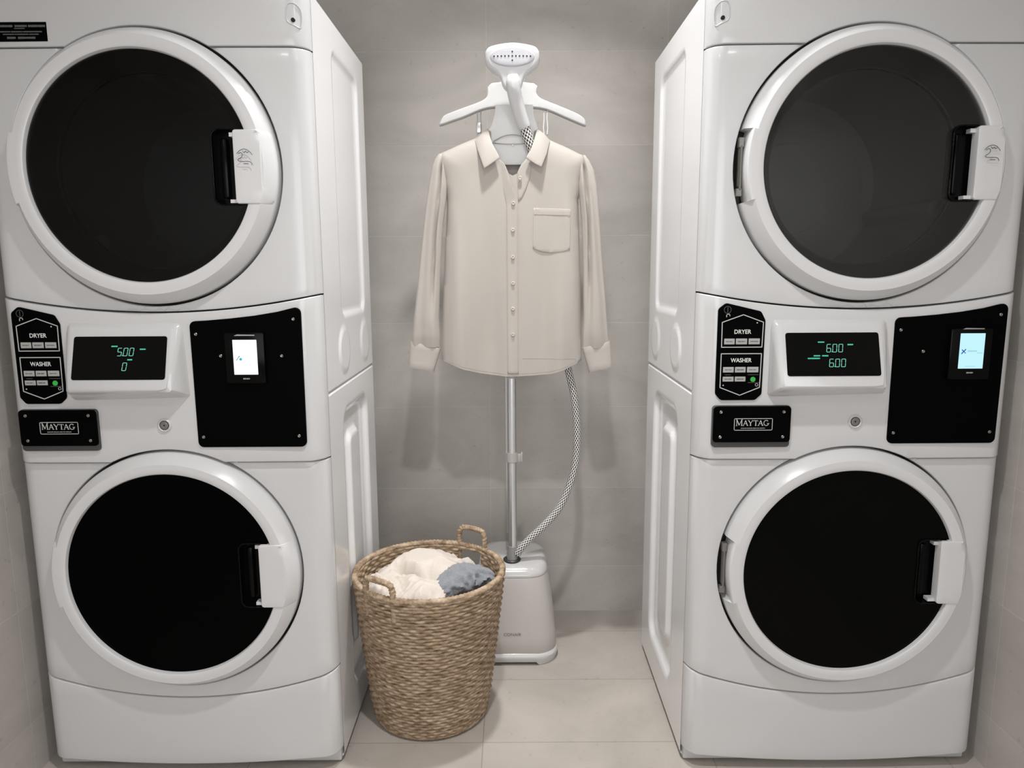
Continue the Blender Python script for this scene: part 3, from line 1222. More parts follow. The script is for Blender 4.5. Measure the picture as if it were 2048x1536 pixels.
    P('lock_bezel', cached('lockb', lambda: lathe_y(.342, .8435, lambda t_: [(.0102, -.0100), (.0108, -.0135), (.0125, -.0145), (.0150, -.0125), (.0165, -.0085)], list(np.linspace(0, 2 * pi, 33)[:-1]))), WHITE, cp)
    # card reader plate
    top_c = [(x, zc2(x) - .0245) for x in np.linspace(.640, .424, 14)]
    rp = [(.413, .806), (.424, .7945), (.637, .7945), (.649, .806), (.6495, 1.080)]
    rp = [(.4135, .7945), (.6485, .7945), (.6495, 1.0995)] + [(x, z_) for x, z_ in [(.60, 1.0875), (.55, 1.0795), (.50, 1.0740), (.45, 1.0700)]] + [(.4125, 1.0680)]
    cpl = P('reader_plate', cached('rplate', lambda: plate(round_poly(rp, [.012, .012, .012, 0, 0, 0, 0, .012], 5), yf=lambda x, z: yP - .0035 + 0 * x, t=.006, step=.06, bev=.001, bs=1, ds=.02)), BLACKMATTE, cp)
    for sx, sz in var['plate_screws']:
        add_screw(sx, sz, yP - .0040, cpl)
    fx0, fx1, fz0, fz1 = var['frame']
    fr = P('card_reader', box_mesh(fx0, fx1, yP - .014, yP - .002, fz0, fz1, bev=.003), BLACK, cpl)
    sx0, sx1, sz0, sz1 = var['screen']
    scn = P('reader_screen', box_mesh(sx0, sx1, yP - .0152, yP - .013, sz0, sz1, bev=.0004, segs=1), var['screen_mat'], fr)
    ps = Plane((0, yP - .0152, 0), (1, 0, 0), (0, 0, 1))
    for nm, pols, m_ in var['logo']((sx0, sx1, sz0, sz1)):
        P(nm, marks(ps, pols, h=.0004, t=.0004), m_, scn, 0)
    rr = random.Random(2)
    P('reader_print', marks(Plane((0, yP - .014, 0), (1, 0, 0), (0, 0, 1)), words((sx0 + sx1) / 2 - .007, (sx0 + sx1) / 2 + .007, sz0 - .009, .003, rr, (.004, .006), .0006)), INK, fr, 0)
    hz = sz1 + .010
    P('reader_top_slot', marks(Plane((0, yP - .014, 0), (1, 0, 0), (0, 0, 1)), [[(sx0 + .003, hz - .0014), (sx1 - .003, hz - .0014), (sx1 - .003, hz + .0006), (sx0 + .010, hz + .0014)]]), STEEL, fr, 0)
    if var.get('label'):
        lab = P('warning_label', box_mesh(.060, .1695, front_y(.12) - .0006, front_y(.12) + .002, 1.6325, 1.6695), BLACKMATTE, pn['top_fascia'], 0)
        pq = Plane((0, float(front_y(.12)) - .0006, 0), (1, 0, 0), (0, 0, 1))
        r3 = random.Random(11)
        L_ = []
        for a, b, z_, h_ in ((.064, .0965, 1.6618, .0046), (.1005, .1245, 1.6618, .0046), (.1275, .1615, 1.6618, .0046), (.099, .120, 1.6572, .0016), (.069, .154, 1.6510, .0024), (.075, .147, 1.6462, .0022), (.083, .1005, 1.6395, .0044), (.105, .140, 1.6395, .0044)):
            L_ += words(a, b, z_, h_, r3, (.02, .05), .0012)
        P('label_print', marks(pq, L_), mat('label_grey_ink', (.20, .20, .20), .5, noise_scale=40), lab, 0)
    return t


def logo_left(b):
    x0, x1, z0, z1 = b
    zc = (z0 + z1) / 2 - .003
    return [('screen_mark', [seg_line((x0 + .006, zc - .004), (x0 + .013, zc + .006), .0012), seg_line((x0 + .012, zc + .005), (x0 + .014, zc + .004), .0012)], LOGO_D),
            ('screen_dot', [circle2(x0 + .0155, zc - .001, .0030, 12)], LOGO_T)]


def logo_right(b):
    x0, x1, z0, z1 = b
    zc = (z0 + z1) / 2 - .001
    r = random.Random(1)
    return [('screen_mark', [seg_line((x0 + .004, zc - .005), (x0 + .013, zc + .005), .0022), seg_line((x0 + .0045, zc + .004), (x0 + .009, zc), .0020), seg_line((x0 + .009, zc), (x0 + .013, zc - .004), .0016)], LOGO_B),
            ('screen_text', words(x0 + .017, x0 + .036, zc + .001, .004, r, (.02, .02)), LOGO_G),
            ('screen_text', words(x0 + .037, x1 - .003, zc - .003, .002, r, (.02, .02)), LOGO_G),
            ('screen_text', words(x0 + .014, x0 + .036, z0 + .005, .0012, r, (.03, .03)), LOGO_G)]


XL0, XR0 = -1.0954, .4024
build_machine(XL0, 'white stacked washer and dryer at the left wall, display reading 5.00, white reader screen', dict(
    dryer_door=dict(glass=GLASS_L, hinge=PLINTH), washer_door=dict(glass=GLASS_W, hinge=PLINTH),
    digits=[('5.00', .475, .55), ('0', .535, .21)], ledlabels=[(.41, .475, .77), (.717, .78, .70), (.59, .64, .46)],
    plate_screws=[(.4250, 1.0410), (.6335, 1.0720), (.4750, .9945), (.6050, .9940), (.4260, .8175), (.6335, .8190)],
    frame=(.488, .572, .936, 1.045), screen=(.5060, .5565, .9555, 1.0295), screen_mat=SCR_W, logo=logo_left, label=True))
build_machine(XR0, 'white stacked washer and dryer at the right wall, display reading 6.00, blue reader screen', dict(
    dryer_door=dict(glass=GLASS_R, hinge=HINGE), washer_door=dict(glass=GLASS_W2, hinge=HINGE),
    digits=[('6.00', .430, .55), ('6.00', .450, .21)], ledlabels=[(.344, .414, .78), (.66, .72, .72), (.29, .36, .465), (.38, .445, .465), (.225, .36, .405)],
    plate_screws=[(.4250, 1.0420), (.6345, 1.0735), (.4760, .9960), (.4255, .8185), (.6345, .8195)],
    frame=(.527, .615, .936, 1.045), screen=(.5465, .5985, .960, 1.035), screen_mat=SCR_C, logo=logo_right))

# ------------------------------------------------------------------ garment steamer
ST = thing('garment_steamer', 'upright garment steamer with beige water tank standing on the floor before the back wall', 'garment steamer', (0, .585, 0))
sy = .585


def S_(name, me, m, parent=None, smooth=40):
    """add a steamer part whose mesh is in room coordinates"""
    o = mesh_obj(name, me, m, parent or ST, smooth)
    if parent is None:
        o.location = (0, -sy, 0)
    return o


def rr_section(cx, cy, hx, hy, r, z, n=10):
    pts = round_poly([(cx - hx, cy - hy), (cx + hx, cy - hy), (cx + hx, cy + hy), (cx - hx, cy + hy)], r, n)
    return [(a, b, z) for a, b in pts]


secs = []
for z, hx, hy, cy, r in [(.034, .1315, .118, .588, .070), (.040, .1330, .120, .588, .070), (.08, .1310, .118, .589, .070), (.16, .1225, .112, .592, .068), (.22, .1150, .107, .596, .066), (.250, .1095, .103, .598, .064), (.262, .1070, .101, .599, .063)]:
    secs.append(rr_section(0, cy, hx, hy, r, z))
S_('water_tank', loft(secs), STEAMB)
secs = []
for z, hx, hy, cy, r in [(.263, .1060, .1005, .599, .062), (.266, .1065, .101, .599, .062), (.272, .1055, .100, .600, .062), (.280, .1025, .097, .602, .060), (.287, .097, .091, .604, .058), (.2905, .088, .083, .606, .054), (.2920, .070, .066, .608, .045), (.2925, .02, .02, .608, .015)]:
    sec = rr_section(0, cy, hx, hy, r, z)
    sec = [(a, b, c + (b - .5) * .09 * ((c - .262) / .03)) for a, b, c in sec]
    secs.append(sec)
S_('tank_lid', loft(secs), LIDM)
# skirt with feet
secs = []
for z, hx, hy in [(.008, .127, .116), (.010, .133, .121), (.018, .1365, .1245), (.026, .1375, .1255), (.032, .1350, .123), (.036, .131, .119)]:
    sec = rr_section(0, .588, hx, hy, .072, z, 14)
    if z < .012:
        sec = [(a, b, 0.0005 if (abs(a) > .075) else z) for a, b, c in sec]
    secs.append(sec)
S_('base_skirt', loft(secs), SKIRT)
S_('skirt_gap', loft([rr_section(0, .588, .1305, .1185, .070, .033), rr_section(0, .588, .1305, .1185, .070, .0375)]), DARKGAP)
S_('brand_lettering', text_polys_mesh(Plane((0, .4607, 0), (1, 0, 0), (0, .11, 1)), 'CONAIR', -.002, .096, .0120, .052), mat('steamer_print', (.12, .115, .11), .5, noise_scale=30), smooth=0)
# port, pole
S_('hose_port', loft([[(.0 + r * cos(a) - .002, .555 + r * .9 * sin(a), z + .05 * r * sin(a)) for a in np.linspace(0, 2 * pi, 25)[:-1]] for r, z in ((.027, .290), (.027, .3005), (.024, .303), (.019, .3025), (.017, .296))]), PORT)
S_('pole_socket', tube([(-.001, .556, .292), (-.001, .557, .315), (0, .558, .340)], [.018, .017, .0145], 20), COLLARG)
S_('pole', tube([(0, .560, .32), (0, .562, .62), (0, .565, 1.0), (0, .565, 1.60)], .0132, 24), CHROME)
S_('pole_core', tube([(-.0162, .566, .38), (-.0162, .566, .88)], .0028, 8), CHROME)
cl = S_('pole_clip', join_meshes([tube([(0, .562, .603), (0, .562, .605), (0, .562, .631), (0, .562, .633)], [.0150, .0175, .0175, .0150], 24), box_mesh(.016, .030, .557, .567, .604, .630, bev=.002), box_mesh(.026, .031, .552, .572, .606, .636, bev=.001)]), STEAMB)
S_('pole_collar', join_meshes([tube([(0, .564, .858), (0, .564, .861), (0, .564, .895), (0, .564, .90)], [.0155, .0170, .0170, .0150], 24), box_mesh(.012, .024, .558, .570, .862, .890, bev=.002)]), STEAMB)

# hanger bar
hg = [(-.050, 1.676), (-.063, 1.642), (-.084, 1.628), (-.130, 1.613), (-.170, 1.600), (-.186, 1.592), (-.193, 1.580), (-.196, 1.569), (-.160, 1.579), (-.126, 1.589), (-.084, 1.605), (-.050, 1.612), (0, 1.613), (.048, 1.612), (.097, 1.607), (.153, 1.586), (.205, 1.567), (.209, 1.572), (.206, 1.584), (.190, 1.596), (.160, 1.608), (.125, 1.621), (.085, 1.636), (.072, 1.650), (.065, 1.675)]
hg = hg[::-1]
hg = [tuple(p)[:2] for p in smooth_path([(a, b, 0) for a, b in hg], 3, True)]


def hy_(x, z):
    return .524 + .9 * np.maximum(0, (x / .2)) ** 2 * .02 + .9 * np.maximum(0, (-x / .2)) ** 2 * .02


if sum(hg[i - 1][0] * hg[i][1] - hg[i][0] * hg[i - 1][1] for i in range(len(hg))) < 0:
    hg = hg[::-1]
HB = S_('hanger_bar', plate(hg, yf=hy_, t=.022, step=.012, bev=.004, bs=4, ds=.008), HANGW)
# lower hanger whose neck shows inside the collar
lh = [(-.040, 1.616), (.062, 1.616), (.064, 1.590), (.072, 1.560), (.086, 1.530), (.110, 1.506), (.140, 1.490), (.140, 1.476), (.110, 1.468), (.060, 1.463), (.045, 1.456), (-.030, 1.456), (-.045, 1.463), (-.100, 1.468), (-.130, 1.478), (-.130, 1.490), (-.098, 1.506), (-.070, 1.530), (-.052, 1.560), (-.043, 1.590)]
lh = lh[::-1]
S_('garment_hanger', plate(dens(lh, .012), yf=lambda x, z: .500 + .010 * np.clip((z - 1.56) / .05, 0, 1), t=.010, step=.015, bev=.003, bs=2, ds=.012), HANGL)
S_('hanger_wire', join_meshes([tube(smooth_path([(-.046, .497, 1.517), (-.020, .495, 1.530), (.008, .494, 1.534), (.035, .495, 1.529), (.056, .497, 1.522)], 5), .0014, 6),
                               tube(smooth_path([(-.050, .4965, 1.514), (-.020, .4965, 1.511), (.010, .4965, 1.510), (.056, .4965, 1.512)], 4), .0010, 6)]), STEEL)
S_('hanger_screw', lathe_y(.006, 1.508, lambda t_: [(.0001, .4965), (.002, .4965), (.0026, .500)], list(np.linspace(0, 2 * pi, 13)[:-1])), STEEL)
for x, m_ in ((-.086, STEEL), (.097, HANGW)):
    S_('hanging_clip', join_meshes([tube([(x - .005, .535, 1.605), (x - .004, .535, 1.585), (x - .006, .530, 1.558), (x - .004, .528, 1.540)], .0019, 8),
                                    tube([(x + .005, .535, 1.605), (x + .004, .535, 1.585), (x + .006, .530, 1.558), (x + .004, .528, 1.540)], .0019, 8)] +
                                   ([box_mesh(x - .008, x + .006, .526, .534, 1.545, 1.572, bev=.002)] if x < 0 else [])), m_)

# steam head: wide rounded head in front of the hanger
hd = [(-.046, 1.739), (.006, 1.746), (.058, 1.739), (.073, 1.729), (.077, 1.714), (.075, 1.700), (.066, 1.688), (.050, 1.677), (.038, 1.664), (.032, 1.650), (.029, 1.641), (.020, 1.634), (-.006, 1.634), (-.016, 1.641), (-.021, 1.650), (-.026, 1.664), (-.038, 1.677), (-.054, 1.688), (-.063, 1.700), (-.065, 1.714), (-.061, 1.729)][::-1]
hd = [tuple(p)[:2] for p in smooth_path([(a, b, 0) for a, b in hd], 4, True)]
ctr = Vector((.006, 1.705))
secs = []
for y, sc, dz in [(.4135, .80, .0), (.4140, .90, 0), (.4165, .965, 0), (.422, .995, 0), (.432, 1.0, 0), (.444, .985, -.001), (.458, .92, -.003), (.470, .80, -.006), (.478, .60, -.010), (.481, .3, -.012)]:
    secs.append([(ctr.x + (a - ctr.x) * sc, y - .18 * ((b - 1.705)) * (1 if y < .44 else .6), ctr.y + (b - ctr.y) * sc + dz) for a, b in hd])
HEAD = S_('steam_head', loft(secs), STEAMW, smooth=60)
np_o = [(.006 + .059 * cos(t), 1.712 + (.0215 if sin(t) > 0 else .024) * sin(t)) for t in np.linspace(0, 2 * pi, 49)[:-1]]
np_o = [(a, b - (.0 if True else 0)) for a, b in np_o]
npz = lambda x, z: .4128 - .18 * (z - 1.705) - .0035 * (1 - ((x - .006) / .059) ** 2)
NP = mesh_obj('nozzle_plate', plate(np_o, yf=npz, t=.008, step=.01, bev=.003, bs=3, ds=.008), NOZ, HEAD)
for hx, hz_ in [(.006 + (k - 5) * .0093, 1.7125) for k in range(11)] + [(.006, 1.7225), (.006, 1.7025)]:
    y_ = float(npz(hx, hz_)) - .0004
    mesh_obj('steam_hole', lathe_y(hx, hz_, lambda t_: [(.0001, y_), (.0020, y_), (.0022, y_ + .002)], list(np.linspace(0, 2 * pi, 13)[:-1])), HOLE, NP)
gp = smooth_path([(.007, .428, 1.672), (.009, .432, 1.640), (.016, .446, 1.610), (.026, .458, 1.580), (.035, .467, 1.557), (.038, .470, 1.550)], 6)
mesh_obj('grip', tube(gp, [.0195 - .0030 * i / (len(gp) - 1) if i > 2 else .0150 + .0015 * i for i in range(len(gp))], 22), STEAMW, HEAD, 60)

# braided hose


def hose_mat():
    m, nt, b = new_mat('braided_hose_cover')
    N, L = nt.nodes, nt.links
    uvn = N.new('ShaderNodeUVMap')
    sp = N.new('ShaderNodeSeparateXYZ')
    L.new(uvn.outputs[0], sp.inputs[0])

    def mth(op, a, bv=None, c=None):
        n = N.new('ShaderNodeMath')
        n.operation = op
        for i, q in enumerate((a, bv, c)):
            if q is None:
                continue
            if isinstance(q, (int, float)):
                n.inputs[i].default_value = q
            else:
                L.new(q, n.inputs[i])
        return n.outputs[0]
    u = mth('MULTIPLY', sp.outputs[0], 9 * 2 * pi)
    v = mth('MULTIPLY', sp.outputs[1], 2 * pi / .0135)
    s1 = mth('SINE', mth('ADD', u, v))
    s2 = mth('SINE', mth('SUBTRACT', u, v))
    pr = mth('MULTIPLY', mth('ADD', s1, s2), .5)
    rp = N.new('ShaderNodeValToRGB')
    rp.color_ramp.elements[0].position = .42
    rp.color_ramp.elements[0].color = (.78, .76, .73, 1)
    rp.color_ramp.elements[1].position = .56
    rp.color_ramp.elements[1].color = (.035, .03, .03, 1)
    L.new(mth('ADD', mth('MULTIPLY', pr, .5), .5 - .04), rp.inputs[0])
    L.new(rp.outputs[0], b.inputs['Base Color'])
    bp = N.new('ShaderNodeBump')
    bp.inputs['Distance'].default_value = .0008
    bp.invert = True
    L.new(pr, bp.inputs['Height'])
    L.new(bp.outputs['Normal'], b.inputs['Normal'])
    b.inputs['Roughness'].default_value = .6
    return m


hpath = smooth_path([(.036, .4685, 1.555), (.045, .475, 1.530), (.055, .481, 1.500), (.064, .490, 1.472), (.077, .512, 1.44), (.095, .548, 1.40), (.105, .558, 1.30), (.125, .558, 1.15), (.148, .556, 1.0), (.1655, .552, .885), (.1825, .550, .808), (.1925, .550, .718), (.1910, .550, .626), (.177, .550, .550), (.142, .550, .464), (.097, .550, .409), (.055, .548, .369), (.028, .546, .340), (.014, .548, .318)], 10)
S_('steam_hose', tube(hpath, [.0142 if i < 12 else max(.0110, .0142 - .0002 * (i - 12)) for i in range(len(hpath))], 20, uv=True), hose_mat(), smooth=60)

# ------------------------------------------------------------------ shirt
SH = thing('shirt', 'taupe long-sleeved button-up shirt with a chest pocket hanging on the steamer', 'shirt', (0, .50, .88))
YC = .500


def T_(name, me, m, parent=None, smooth=70):
    o = mesh_obj(name, me, m, parent or SH, smooth)
    if parent is None:
        o.location = (0, -.50, -.88)
    return o


def interp(pts, z):
    """pts: list of (z, x) descending or ascending"""
    P_ = sorted(pts)
    return np.interp(z, [p[0] for p in P_], [p[1] for p in P_])


LEFT = [(.896, -.198), (.922, -.1985), (.951, -.199), (1.091, -.1915), (1.228, -.1835), (1.30, -.178), (1.362, -.175), (1.42, -.184), (1.460, -.196), (1.487, -.190), (1.510, -.136), (1.525, -.098), (1.54, -.08)]
RIGHT = [(.896, .198), (.922, .198), (.949, .198), (1.144, .1945), (1.226, .1905), (1.30, .188), (1.36, .186), (1.42, .196), (1.455, .206), (1.478, .200), (1.500, .155), (1.520, .108), (1.54, .086)]


def side_dist(x, z):
    sx = []
    LL = np.array([(b, a) for a, b in sorted(LEFT)])
    RR = np.array([(b, a) for a, b in sorted(RIGHT)])
    P_ = np.stack([x, z], 1)
    d = np.full(len(x), 1e9)
    for C_ in (LL, RR):
        for a, b in zip(C_[:-1], C_[1:]):
            dd = b - a
            t = np.clip(((P_ - a) @ dd) / (dd @ dd), 0, 1)
            q = a + t[:, None] * dd
            d = np.minimum(d, np.hypot(P_[:, 0] - q[:, 0], P_[:, 1] - q[:, 1]))
    return d


def body_off(x, z):
    x = np.asarray(x, float); z = np.asarray(z, float)
    d = side_dist(x, z)
    q = np.clip(1 - d / .065, 0, 1)
    base = .027 * np.sqrt(np.maximum(0, 1 - q ** 2.4))
    low = np.clip((1.42 - z) / .45, 0, 1)
    fold = .0060 * np.sin(x * 43 + 1.2 + 1.1 * np.sin(z * 3)) + .0026 * np.sin(x * 88 + z * 2.2 + .5) + .003 * np.sin(x * 23 - z * 7)
    env = np.clip(d / .03, 0, 1)
    drape = .0050 * np.exp(-((x + .152 + (z - 1.3) * .05) / .016) ** 2) * np.clip((1.40 - z) / .1, 0, 1) + .0065 * np.exp(-((x - .158 - (1.3 - z) * .08) / .013) ** 2) * np.clip((1.40 - z) / .1, 0, 1)
    return base + env * (low * fold + drape * .9)


def front_body_y(x, z):
    return YC - .003 - body_off(x, z)


hem_f = [(-.1985, .922), (-.165, .9095), (-.132, .896), (-.095, .886), (-.054, .8795), (-.015, .8765), (.024, .8765), (.066, .8785), (.109, .882), (.150, .895), (.1985, .918)]
hem_b = [(-.1985, .922), (-.165, .9105), (-.132, .898), (-.095, .889), (-.054, .8830), (-.015, .8805), (.024, .8805), (.066, .8825), (.109, .885), (.150, .897), (.1985, .918)]
rt = [(b, a) for a, b in sorted(RIGHT) if .95 < a < 1.53]
lt = [(b, a) for a, b in sorted(LEFT, reverse=True) if .951 < a < 1.53]
neck_f = [(.098, 1.526), (.080, 1.522), (.064, 1.497), (.045, 1.468), (.027, 1.446), (.018, 1.430), (.006, 1.424), (-.006, 1.430), (-.013, 1.446), (-.030, 1.466), (-.049, 1.495), (-.070, 1.522), (-.088, 1.529)]
neck_b = [(.098, 1.526), (.080, 1.531), (.050, 1.522), (.006, 1.517), (-.040, 1.522), (-.070, 1.531), (-.088, 1.529)]


def sheet(outl, yfn, t, step=.010, front=True):
    V, Fs, D_ = tri2d(dens(outl, step), (), step, (), margin=step * .5)
    Y_ = yfn(V[:, 0], V[:, 1])
    if front:
        return solidify2(V, Fs, Y_, Y_ + t)
    return solidify2(V, Fs, Y_ - t, Y_)


fb = hem_f + rt + neck_f + lt
bb = hem_b + rt + neck_b + lt
front_me = sheet(fb, front_body_y, .0014, .009)
back_me = sheet(bb, lambda x, z: YC + .004 + .55 * body_off(x, z), .0014, .012, False)
T_('body', join_meshes([front_me, back_me]), SHIRT)


def sleeve(cen, sgn, seed):
    """cen rows: z, xin, xout, half depth"""
    rows = []
    zz = [c[0] for c in cen]
    for z in np.arange(max(zz), min(zz) - 1e-6, -.008):
        xi = interp([(c[0], c[1]) for c in cen], z)
        xo = interp([(c[0], c[2]) for c in cen], z)
        dp = interp([(c[0], c[3]) for c in cen], z)
        cx_ = (xi + xo) / 2
        hw = abs(xo - xi) / 2
        sec = []
        for k in range(56):
            a = 2 * pi * k / 56
            c, s = cos(a), sin(a)
            rx = math.copysign(abs(c) ** .85, c)
            ry = math.copysign(abs(s) ** .85, s)
            x = cx_ + hw * rx
            y = YC - .004 - dp * ry
            if s > 0:
                f = sin((rx * 4.2 + seed + .8 * sin(z * 5))) * .0040 + .0012 * sin(rx * 9 + z * 8 + seed)
                y -= f * s * min(1, hw / .03)
                # one deep crease running down the sleeve from the armhole
                cr = math.exp(-((rx * sgn - (-.15 + (1.45 - z) * -.75)) / .17) ** 2) * min(1, max(0, (1.49 - z) / .05)) * min(1, max(0, (z - 1.02) / .15))
                y += .0190 * cr
            sec.append((x, y, z))
        rows.append(sec)
    return loft(rows)


SL = [(1.486, -.182, -.194, .006), (1.474, -.174, -.204, .014), (1.450, -.171, -.2135, .019), (1.40, -.172, -.2235, .022), (1.362, -.1765, -.231, .022), (1.30, -.186, -.240, .021), (1.255, -.191, -.246, .020), (1.146, -.1985, -.260, .019), (1.036, -.2035, -.275, .019), (.990, -.2015, -.2805, .017), (.968, -.2025, -.282, .013), (.952, -.2035, -.2825, .010)]
SR = [(1.480, .190, .203, .006), (1.468, .184, .213, .014), (1.440, .182, .2275, .019), (1.40, .184, .236, .022), (1.36, .1895, .241, .022), (1.30, .1955, .2465, .021), (1.225, .1990, .252, .020), (1.146, .2010, .259, .019), (1.088, .2020, .265, .019), (1.036, .2030, .269, .018), (.990, .2010, .2735, .016), (.968, .2015, .2755, .013), (.952, .2020, .2765, .010)]
for nm, rows_, sg, sd in (('sleeve', SL, -1, .4), ('sleeve', SR, 1, 2.1)):
    T_(nm, sleeve(rows_, sg, sd), SHIRT)


def cuff(a, b, c, d):
    """top-left, top-right, bottom-right, bottom-left (x,z)"""
    rows = []
    for k, t in enumerate(np.linspace(0, 1, 9)):
        L_ = Vector(a).lerp(Vector(d), t)
        R_ = Vector(b).lerp(Vector(c), t)
        cen = (L_ + R_) / 2
        hv = (R_ - L_) / 2
        dp = .0105 + .003 * t + (.001 if k in (1, 7) else 0) - (.0015 if k in (0, 8) else 0)
        rows.append([(cen.x + hv.x * math.copysign(abs(cos(q)) ** .7, cos(q)), YC - .004 - dp * math.copysign(abs(sin(q)) ** .7, sin(q)), cen.y + hv.y * cos(q)) for q in np.linspace(0, 2 * pi, 41)[:-1]])
    inner = []
    for row in reversed(rows[4:]):
        c_ = sum((Vector(p) for p in row), Vector()) / len(row)
        inner.append([tuple(c_ + (Vector(p) - c_) * .93) for p in row])
    return loft(rows + inner, True, True)


T_('cuff', cuff((-.2850, .9755), (-.2005, .9535), (-.2210, .8875), (-.2925, .9025)), SHIRT)
T_('cuff', cuff((.2000, .9525), (.2790, .9725), (.2860, .8995), (.2205, .8825)), SHIRT)

# collar
for nm, lf, sg in (('collar_leaf', [(-.0600, 1.549), (-.080, 1.534), (-.0955, 1.516), (-.088, 1.490), (-.0705, 1.4400), (-.055, 1.450), (-.0280, 1.4685), (-.036, 1.484), (-.0475, 1.505), (-.055, 1.528)], -1),
                   ('collar_leaf', [(.0720, 1.548), (.0690, 1.536), (.0630, 1.514), (.053, 1.488), (.0410, 1.4685), (.065, 1.452), (.0825, 1.4430), (.0975, 1.480), (.1070, 1.516), (.092, 1.533)], 1)):
    if sum(lf[i - 1][0] * lf[i][1] - lf[i][0] * lf[i - 1][1] for i in range(len(lf))) < 0:
        lf = lf[::-1]

    def yl(x, z, sg=sg):
        u = np.clip((z - 1.44) / .11, 0, 1)
        # tip stands off the chest, outer corner wraps back over the shoulder
        return .4480 + .0355 * u ** 2.2 + .016 * np.clip((np.abs(x - .006) - .075) / .03, 0, 1.3) ** 1.5 + .004 * np.sin(u * 3)
    T_(nm, plate(dens(lf, .008), yf=yl, t=.0030, step=.008, bev=.0012, bs=2, ds=.006), SHIRT)
band = []
for k in range(25):
    a = pi * k / 24
    x = .006 + .067 * cos(a)
    y = .486 + .028 * sin(a)
    band.append((x, y))
rows = []
for z, o in ((1.515, 0), (1.530, .0), (1.5465, .0), (1.5485, .0015), (1.5465, .003), (1.530, .003), (1.515, .003)):
    rows.append([(x * (1 + o / .07) if True else x, y + o, z - (.006 * sin(pi * i / 24))) for i, (x, y) in enumerate(band)])
vs = [p for r_ in rows for p in r_]
n_ = 25
fs = [(i * n_ + k, i * n_ + k + 1, (i + 1) * n_ + k + 1, (i + 1) * n_ + k) for i in range(len(rows) - 1) for k in range(n_ - 1)]
T_('collar_band', mesh_from(vs, fs), SHIRT)

# open neck: under layer and the folded front flap
fl = [(-.0115, .8860), (.0195, .8845), (.0195, 1.05), (.0200, 1.20), (.0195, 1.345), (.0185, 1.355), (.0070, 1.390), (-.0020, 1.415), (-.0065, 1.432), (-.0130, 1.448), (-.0180, 1.457), (-.0290, 1.4665), (-.036, 1.440), (-.030, 1.410), (-.0170, 1.370), (-.0115, 1.345), (-.0115, 1.10)]
if sum(fl[i - 1][0] * fl[i][1] - fl[i][0] * fl[i - 1][1] for i in range(len(fl))) < 0:
    fl = fl[::-1]
PK = T_('placket', plate(dens(fl, .006), yf=lambda x, z: front_body_y(x, z) - .0030 * np.where(z > 1.34, np.clip((x + .016 + (z - 1.34) * .1) / .012, -.4, 1), 1) - .005 * np.clip((z - 1.36) / .05, 0, 1) * np.clip((x + .02) / .02, 0, 1), t=.0022, step=.006, bev=.0010, bs=2, ds=.006), SHIRT)
# right-hand neck flap with the upper button
fr_ = [(.0430, 1.4680), (.0300, 1.4540), (.0240, 1.4440), (.0185, 1.4320), (.0180, 1.4180), (.0195, 1.3900), (.0200, 1.3560), (.0300, 1.3650), (.0420, 1.3900), (.0520, 1.4200), (.0560, 1.4500)]
if sum(fr_[i - 1][0] * fr_[i][1] - fr_[i][0] * fr_[i - 1][1] for i in range(len(fr_))) < 0:
    fr_ = fr_[::-1]
T_('neck_flap', plate(dens(fr_, .006), yf=lambda x, z: front_body_y(x, z) - .0024, t=.0018, step=.006, bev=.0008, bs=1, ds=.006), SHIRT)
for bx, bz in ((.0255, 1.4165), (.0070, 1.351), (.0055, 1.280), (.0050, 1.207), (.0048, 1.136), (.0045, 1.066), (.0040, .995)):
    yb_ = float(front_body_y(np.array([bx]), np.array([bz]))[0]) - .0045 - (.0035 if bz > 1.4 else 0)
    me = lathe_y(bx, bz, lambda t_: [(.0001, yb_ - .0012), (.0022, yb_ - .0012), (.0030, yb_ - .0026), (.0045, yb_ - .0026), (.0052, yb_ - .0012), (.0052, yb_ + .002)], list(np.linspace(0, 2 * pi, 19)[:-1]))
    T_('button', me, BUTTON)
# pocket
pk = [(.0620, 1.3385), (.0600, 1.2300), (.0830, 1.2220), (.1100, 1.2180), (.1400, 1.2205), (.1610, 1.2260), (.1630, 1.3345)]
pk_y = lambda x, z: front_body_y(x, z) - .0022 - .0010 * np.sin((x - .06) * 60) * np.clip((1.33 - z) / .05, 0, 1)
PO = T_('chest_pocket', plate(dens(pk, .008), yf=pk_y, t=.0030, step=.008, bev=.0010, bs=2, ds=.008), SHIRT)


def seam(name, pts, parent=None, r=.00055, off=.0006, m=THREAD, extra=0.):
    P3 = [(x, float(front_body_y(np.array([x]), np.array([z]))[0]) - off - extra, z) for x, z in pts]
    o = mesh_obj(name, tube(P3, r, 5), m, parent or SH)
    if parent is None:
        o.location = (0, -.50, -.88)
    return o


seam('pocket_hem_stitch', [(.0635 + .0985 * k / 20, 1.3215 - .003 * k / 20) for k in range(21)], PO, extra=.0022)
seam('hem_stitch', [(x, z + .007) for x, z in dens(hem_f, .01)[:-22] if x < .185], r=.0003, off=.0002)
for x0 in (-.0095, .0172):
    seam('placket_stitch', [(x0, .890 + .455 * k / 60) for k in range(61)], PK, r=.00022, off=.0003, extra=.0030)

# ------------------------------------------------------------------ laundry basket
BK = thing('laundry_basket', 'tapered woven seagrass laundry basket with loop handles beside the left machine', 'basket', (-.222, .262, 0))
BH, RB, RT = .405, .151, .193
LX, LY = .007, -.040          # the rim sits a little towards the front: the basket leans


def basket_pt(a, t, dr):
    """a angle, t 0..1 height"""
    r = RB + (RT - RB) * (t ** .9) + dr
    if t < .05:
        r -= .010 * (1 - t / .05) ** 2
    return (LX * t + r * cos(a), LY * t + r * sin(a), .002 + t * BH)


HA = radians(57)              # direction of the rear handle; the other is opposite
HW = .225                      # half width of a handle in radians


